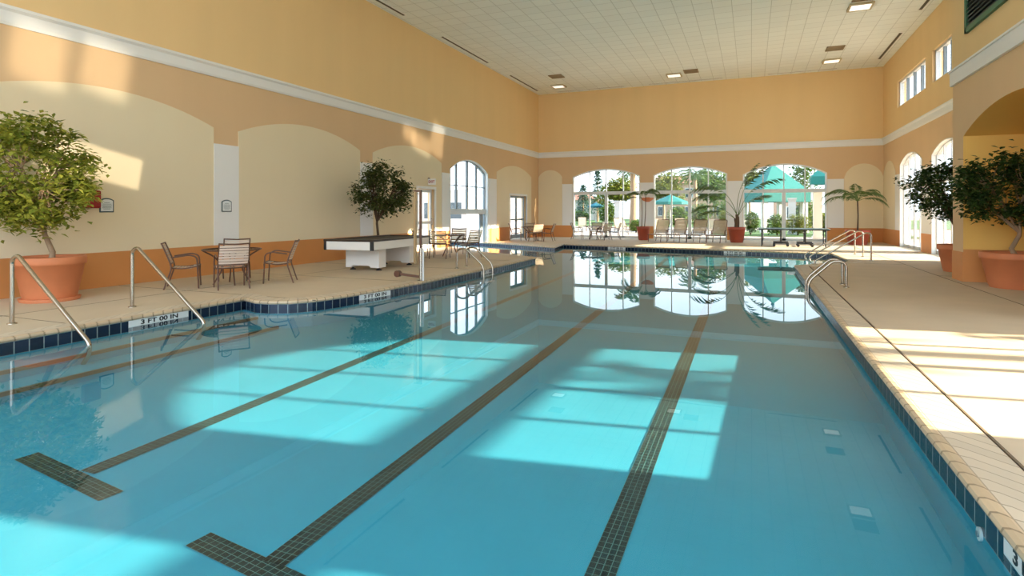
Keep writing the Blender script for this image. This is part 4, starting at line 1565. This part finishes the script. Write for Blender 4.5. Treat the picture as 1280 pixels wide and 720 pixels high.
W3 = [(f, z, z + 1.4, 1.1) for f in (.1, .26, .42, .58, .74, .9) for z in (.9, 3.9)]
a, b = at(690, 264, 100).x, at(742, 264, 100).x
building('low pale building far out behind the conifers', a - 12, b, 100, 10, 3.6, M['stucco_pale'], [(f, 1.0, 2.4, 1.3) for f in (.3, .5, .7, .88)])
a, b = at(800, 264, 98).x, at(908, 264, 98).x
building('two-storey peach building behind the big umbrella and trees', a, b, 98, 12, 6.2, M['stucco'], W3)
a, b = at(968, 264, 56).x, at(1014, 264, 56).x
building('low peach wall block behind the gazebo', a, b, 56, 3, 2.5, M['stucco'], [(.5, .9, 1.9, .9)], False)
building('pale building beyond the swim-through opening', -34, -22.5, 44, 14, 3.4, M['stucco_pale'], [(.7, .9, 2.3, 1.4), (.9, .9, 2.3, 1.4)], False)
building('pale garden building beyond the arched windows near the arcade', 30, 46, 46, 16, 3.6, M['stucco_pale'], [(.2, .9, 2.3, 1.4), (.5, .9, 2.3, 1.4)])

# furniture out on the terrace
for lab, px, Y, rz in (('sun lounger on the terrace, below the big teal umbrella', 826, 37, .4), ('sun lounger on the terrace, behind the second and third indoor loungers', 852, 39, .3),
                       ('sun lounger on the terrace, behind the lounger next to the tall palm', 888, 37.5, -.3), ('sun lounger on the terrace, before the pale square pier', 776, 38, .5),
                       ('sun lounger far out on the terrace, below the smaller conifer', 728, 44, .3)):
    put(loung, (at(px, 264, Y).x, Y, -.03), rz, lab, 'sun loungers out on the terrace')
CH = 'armchairs out on the terrace'
for lab, px, Y, rz in (('patio armchair outside, just behind the round patio table', 752, 36.5, 2.6), ('patio armchair outside, near the thick palm trunk', 783, 42, -2.0)):
    put(chair1, (at(px, 264, Y).x, Y, -.03), rz, lab, CH)

# ------------------------------------------------------------------ light
sd = bpy.data.lights.new('sun', 'SUN')
sd.energy = 28.0
sd.color = (1.0, 0.86, 0.64)
sd.angle = math.radians(0.7)
so = bpy.data.objects.new('sun', sd)
C.objects.link(so)
so.rotation_euler = Vector((-1, -0.16, -0.352)).to_track_quat('-Z', 'Y').to_euler()

# added mid-air lamps along the mirrored sun direction, imitating sunlight reflected off water
UP = Vector((-1, -0.16, 0.352))


def glint_standin(x, ya, yb, za, zb, power):
    """ya..yb, za..zb: the patch it lights on the left wall; x: where the lamp stands"""
    back = (x - XL) / UP.x
    cc = Vector((XL, (ya + yb) / 2, (za + zb) / 2)) + UP * back
    ld = bpy.data.lights.new('glint_standin_lamp', 'AREA')
    ld.shape = 'RECTANGLE'
    ld.size = yb - ya
    ld.size_y = (zb - za) * 0.94
    ld.spread = math.radians(4.0)
    ld.energy = power * ld.size * ld.size_y
    ld.color = (1.0, 0.86, 0.66)
    lo = bpy.data.objects.new('glint_standin_lamp', ld)
    C.objects.link(lo)
    lo.location = cc
    lo.rotation_euler = UP.to_track_quat('-Z', 'Z').to_euler()


for ya, yb in ((4.2, 5.6), (5.75, 6.75), (6.9, 7.85)):
    glint_standin(-5.0, ya, yb, 3.80, 4.72, 2.2)
    glint_standin(-9.6, ya, yb - .35, 1.5, 3.35, 2.4)

for ya, yb, za, zb in ((18.0, 18.5, 3.9, 4.8), (18.75, 19.4, 3.4, 4.75), (19.7, 20.9, 3.85, 4.85)):
    glint_standin(-5.0, ya, yb, za, zb, 1.8)

wd = bpy.data.worlds.new('sky')
SC.world = wd
wd.use_nodes = True
nt = wd.node_tree
bg = nt.nodes['Background']
tc = nt.nodes.new('ShaderNodeTexCoord')
sp = nt.nodes.new('ShaderNodeSeparateXYZ')
rp = nt.nodes.new('ShaderNodeValToRGB')
rp.color_ramp.elements[0].position = 0.0
rp.color_ramp.elements[0].color = (0.86, 0.96, 1.05, 1)
rp.color_ramp.elements[1].position = 0.6
rp.color_ramp.elements[1].color = (0.62, 0.84, 1.10, 1)
nt.links.new(tc.outputs['Generated'], sp.inputs[0])
nt.links.new(sp.outputs['Z'], rp.inputs['Fac'])
nt.links.new(rp.outputs['Color'], bg.inputs['Color'])
bg.inputs['Strength'].default_value = 3.85

vs = SC.view_settings
vs.view_transform = 'Standard'
vs.look = 'None'
vs.exposure = 0.17
vs.gamma = 1.0
vs.use_curve_mapping = False
cy = SC.cycles
cy.max_bounces = 10
cy.diffuse_bounces = 6
cy.glossy_bounces = 5
cy.transmission_bounces = 6
cy.transparent_max_bounces = 24
cy.caustics_reflective = False
cy.caustics_refractive = False
cy.sample_clamp_indirect = 8.0
cy.use_denoising = True
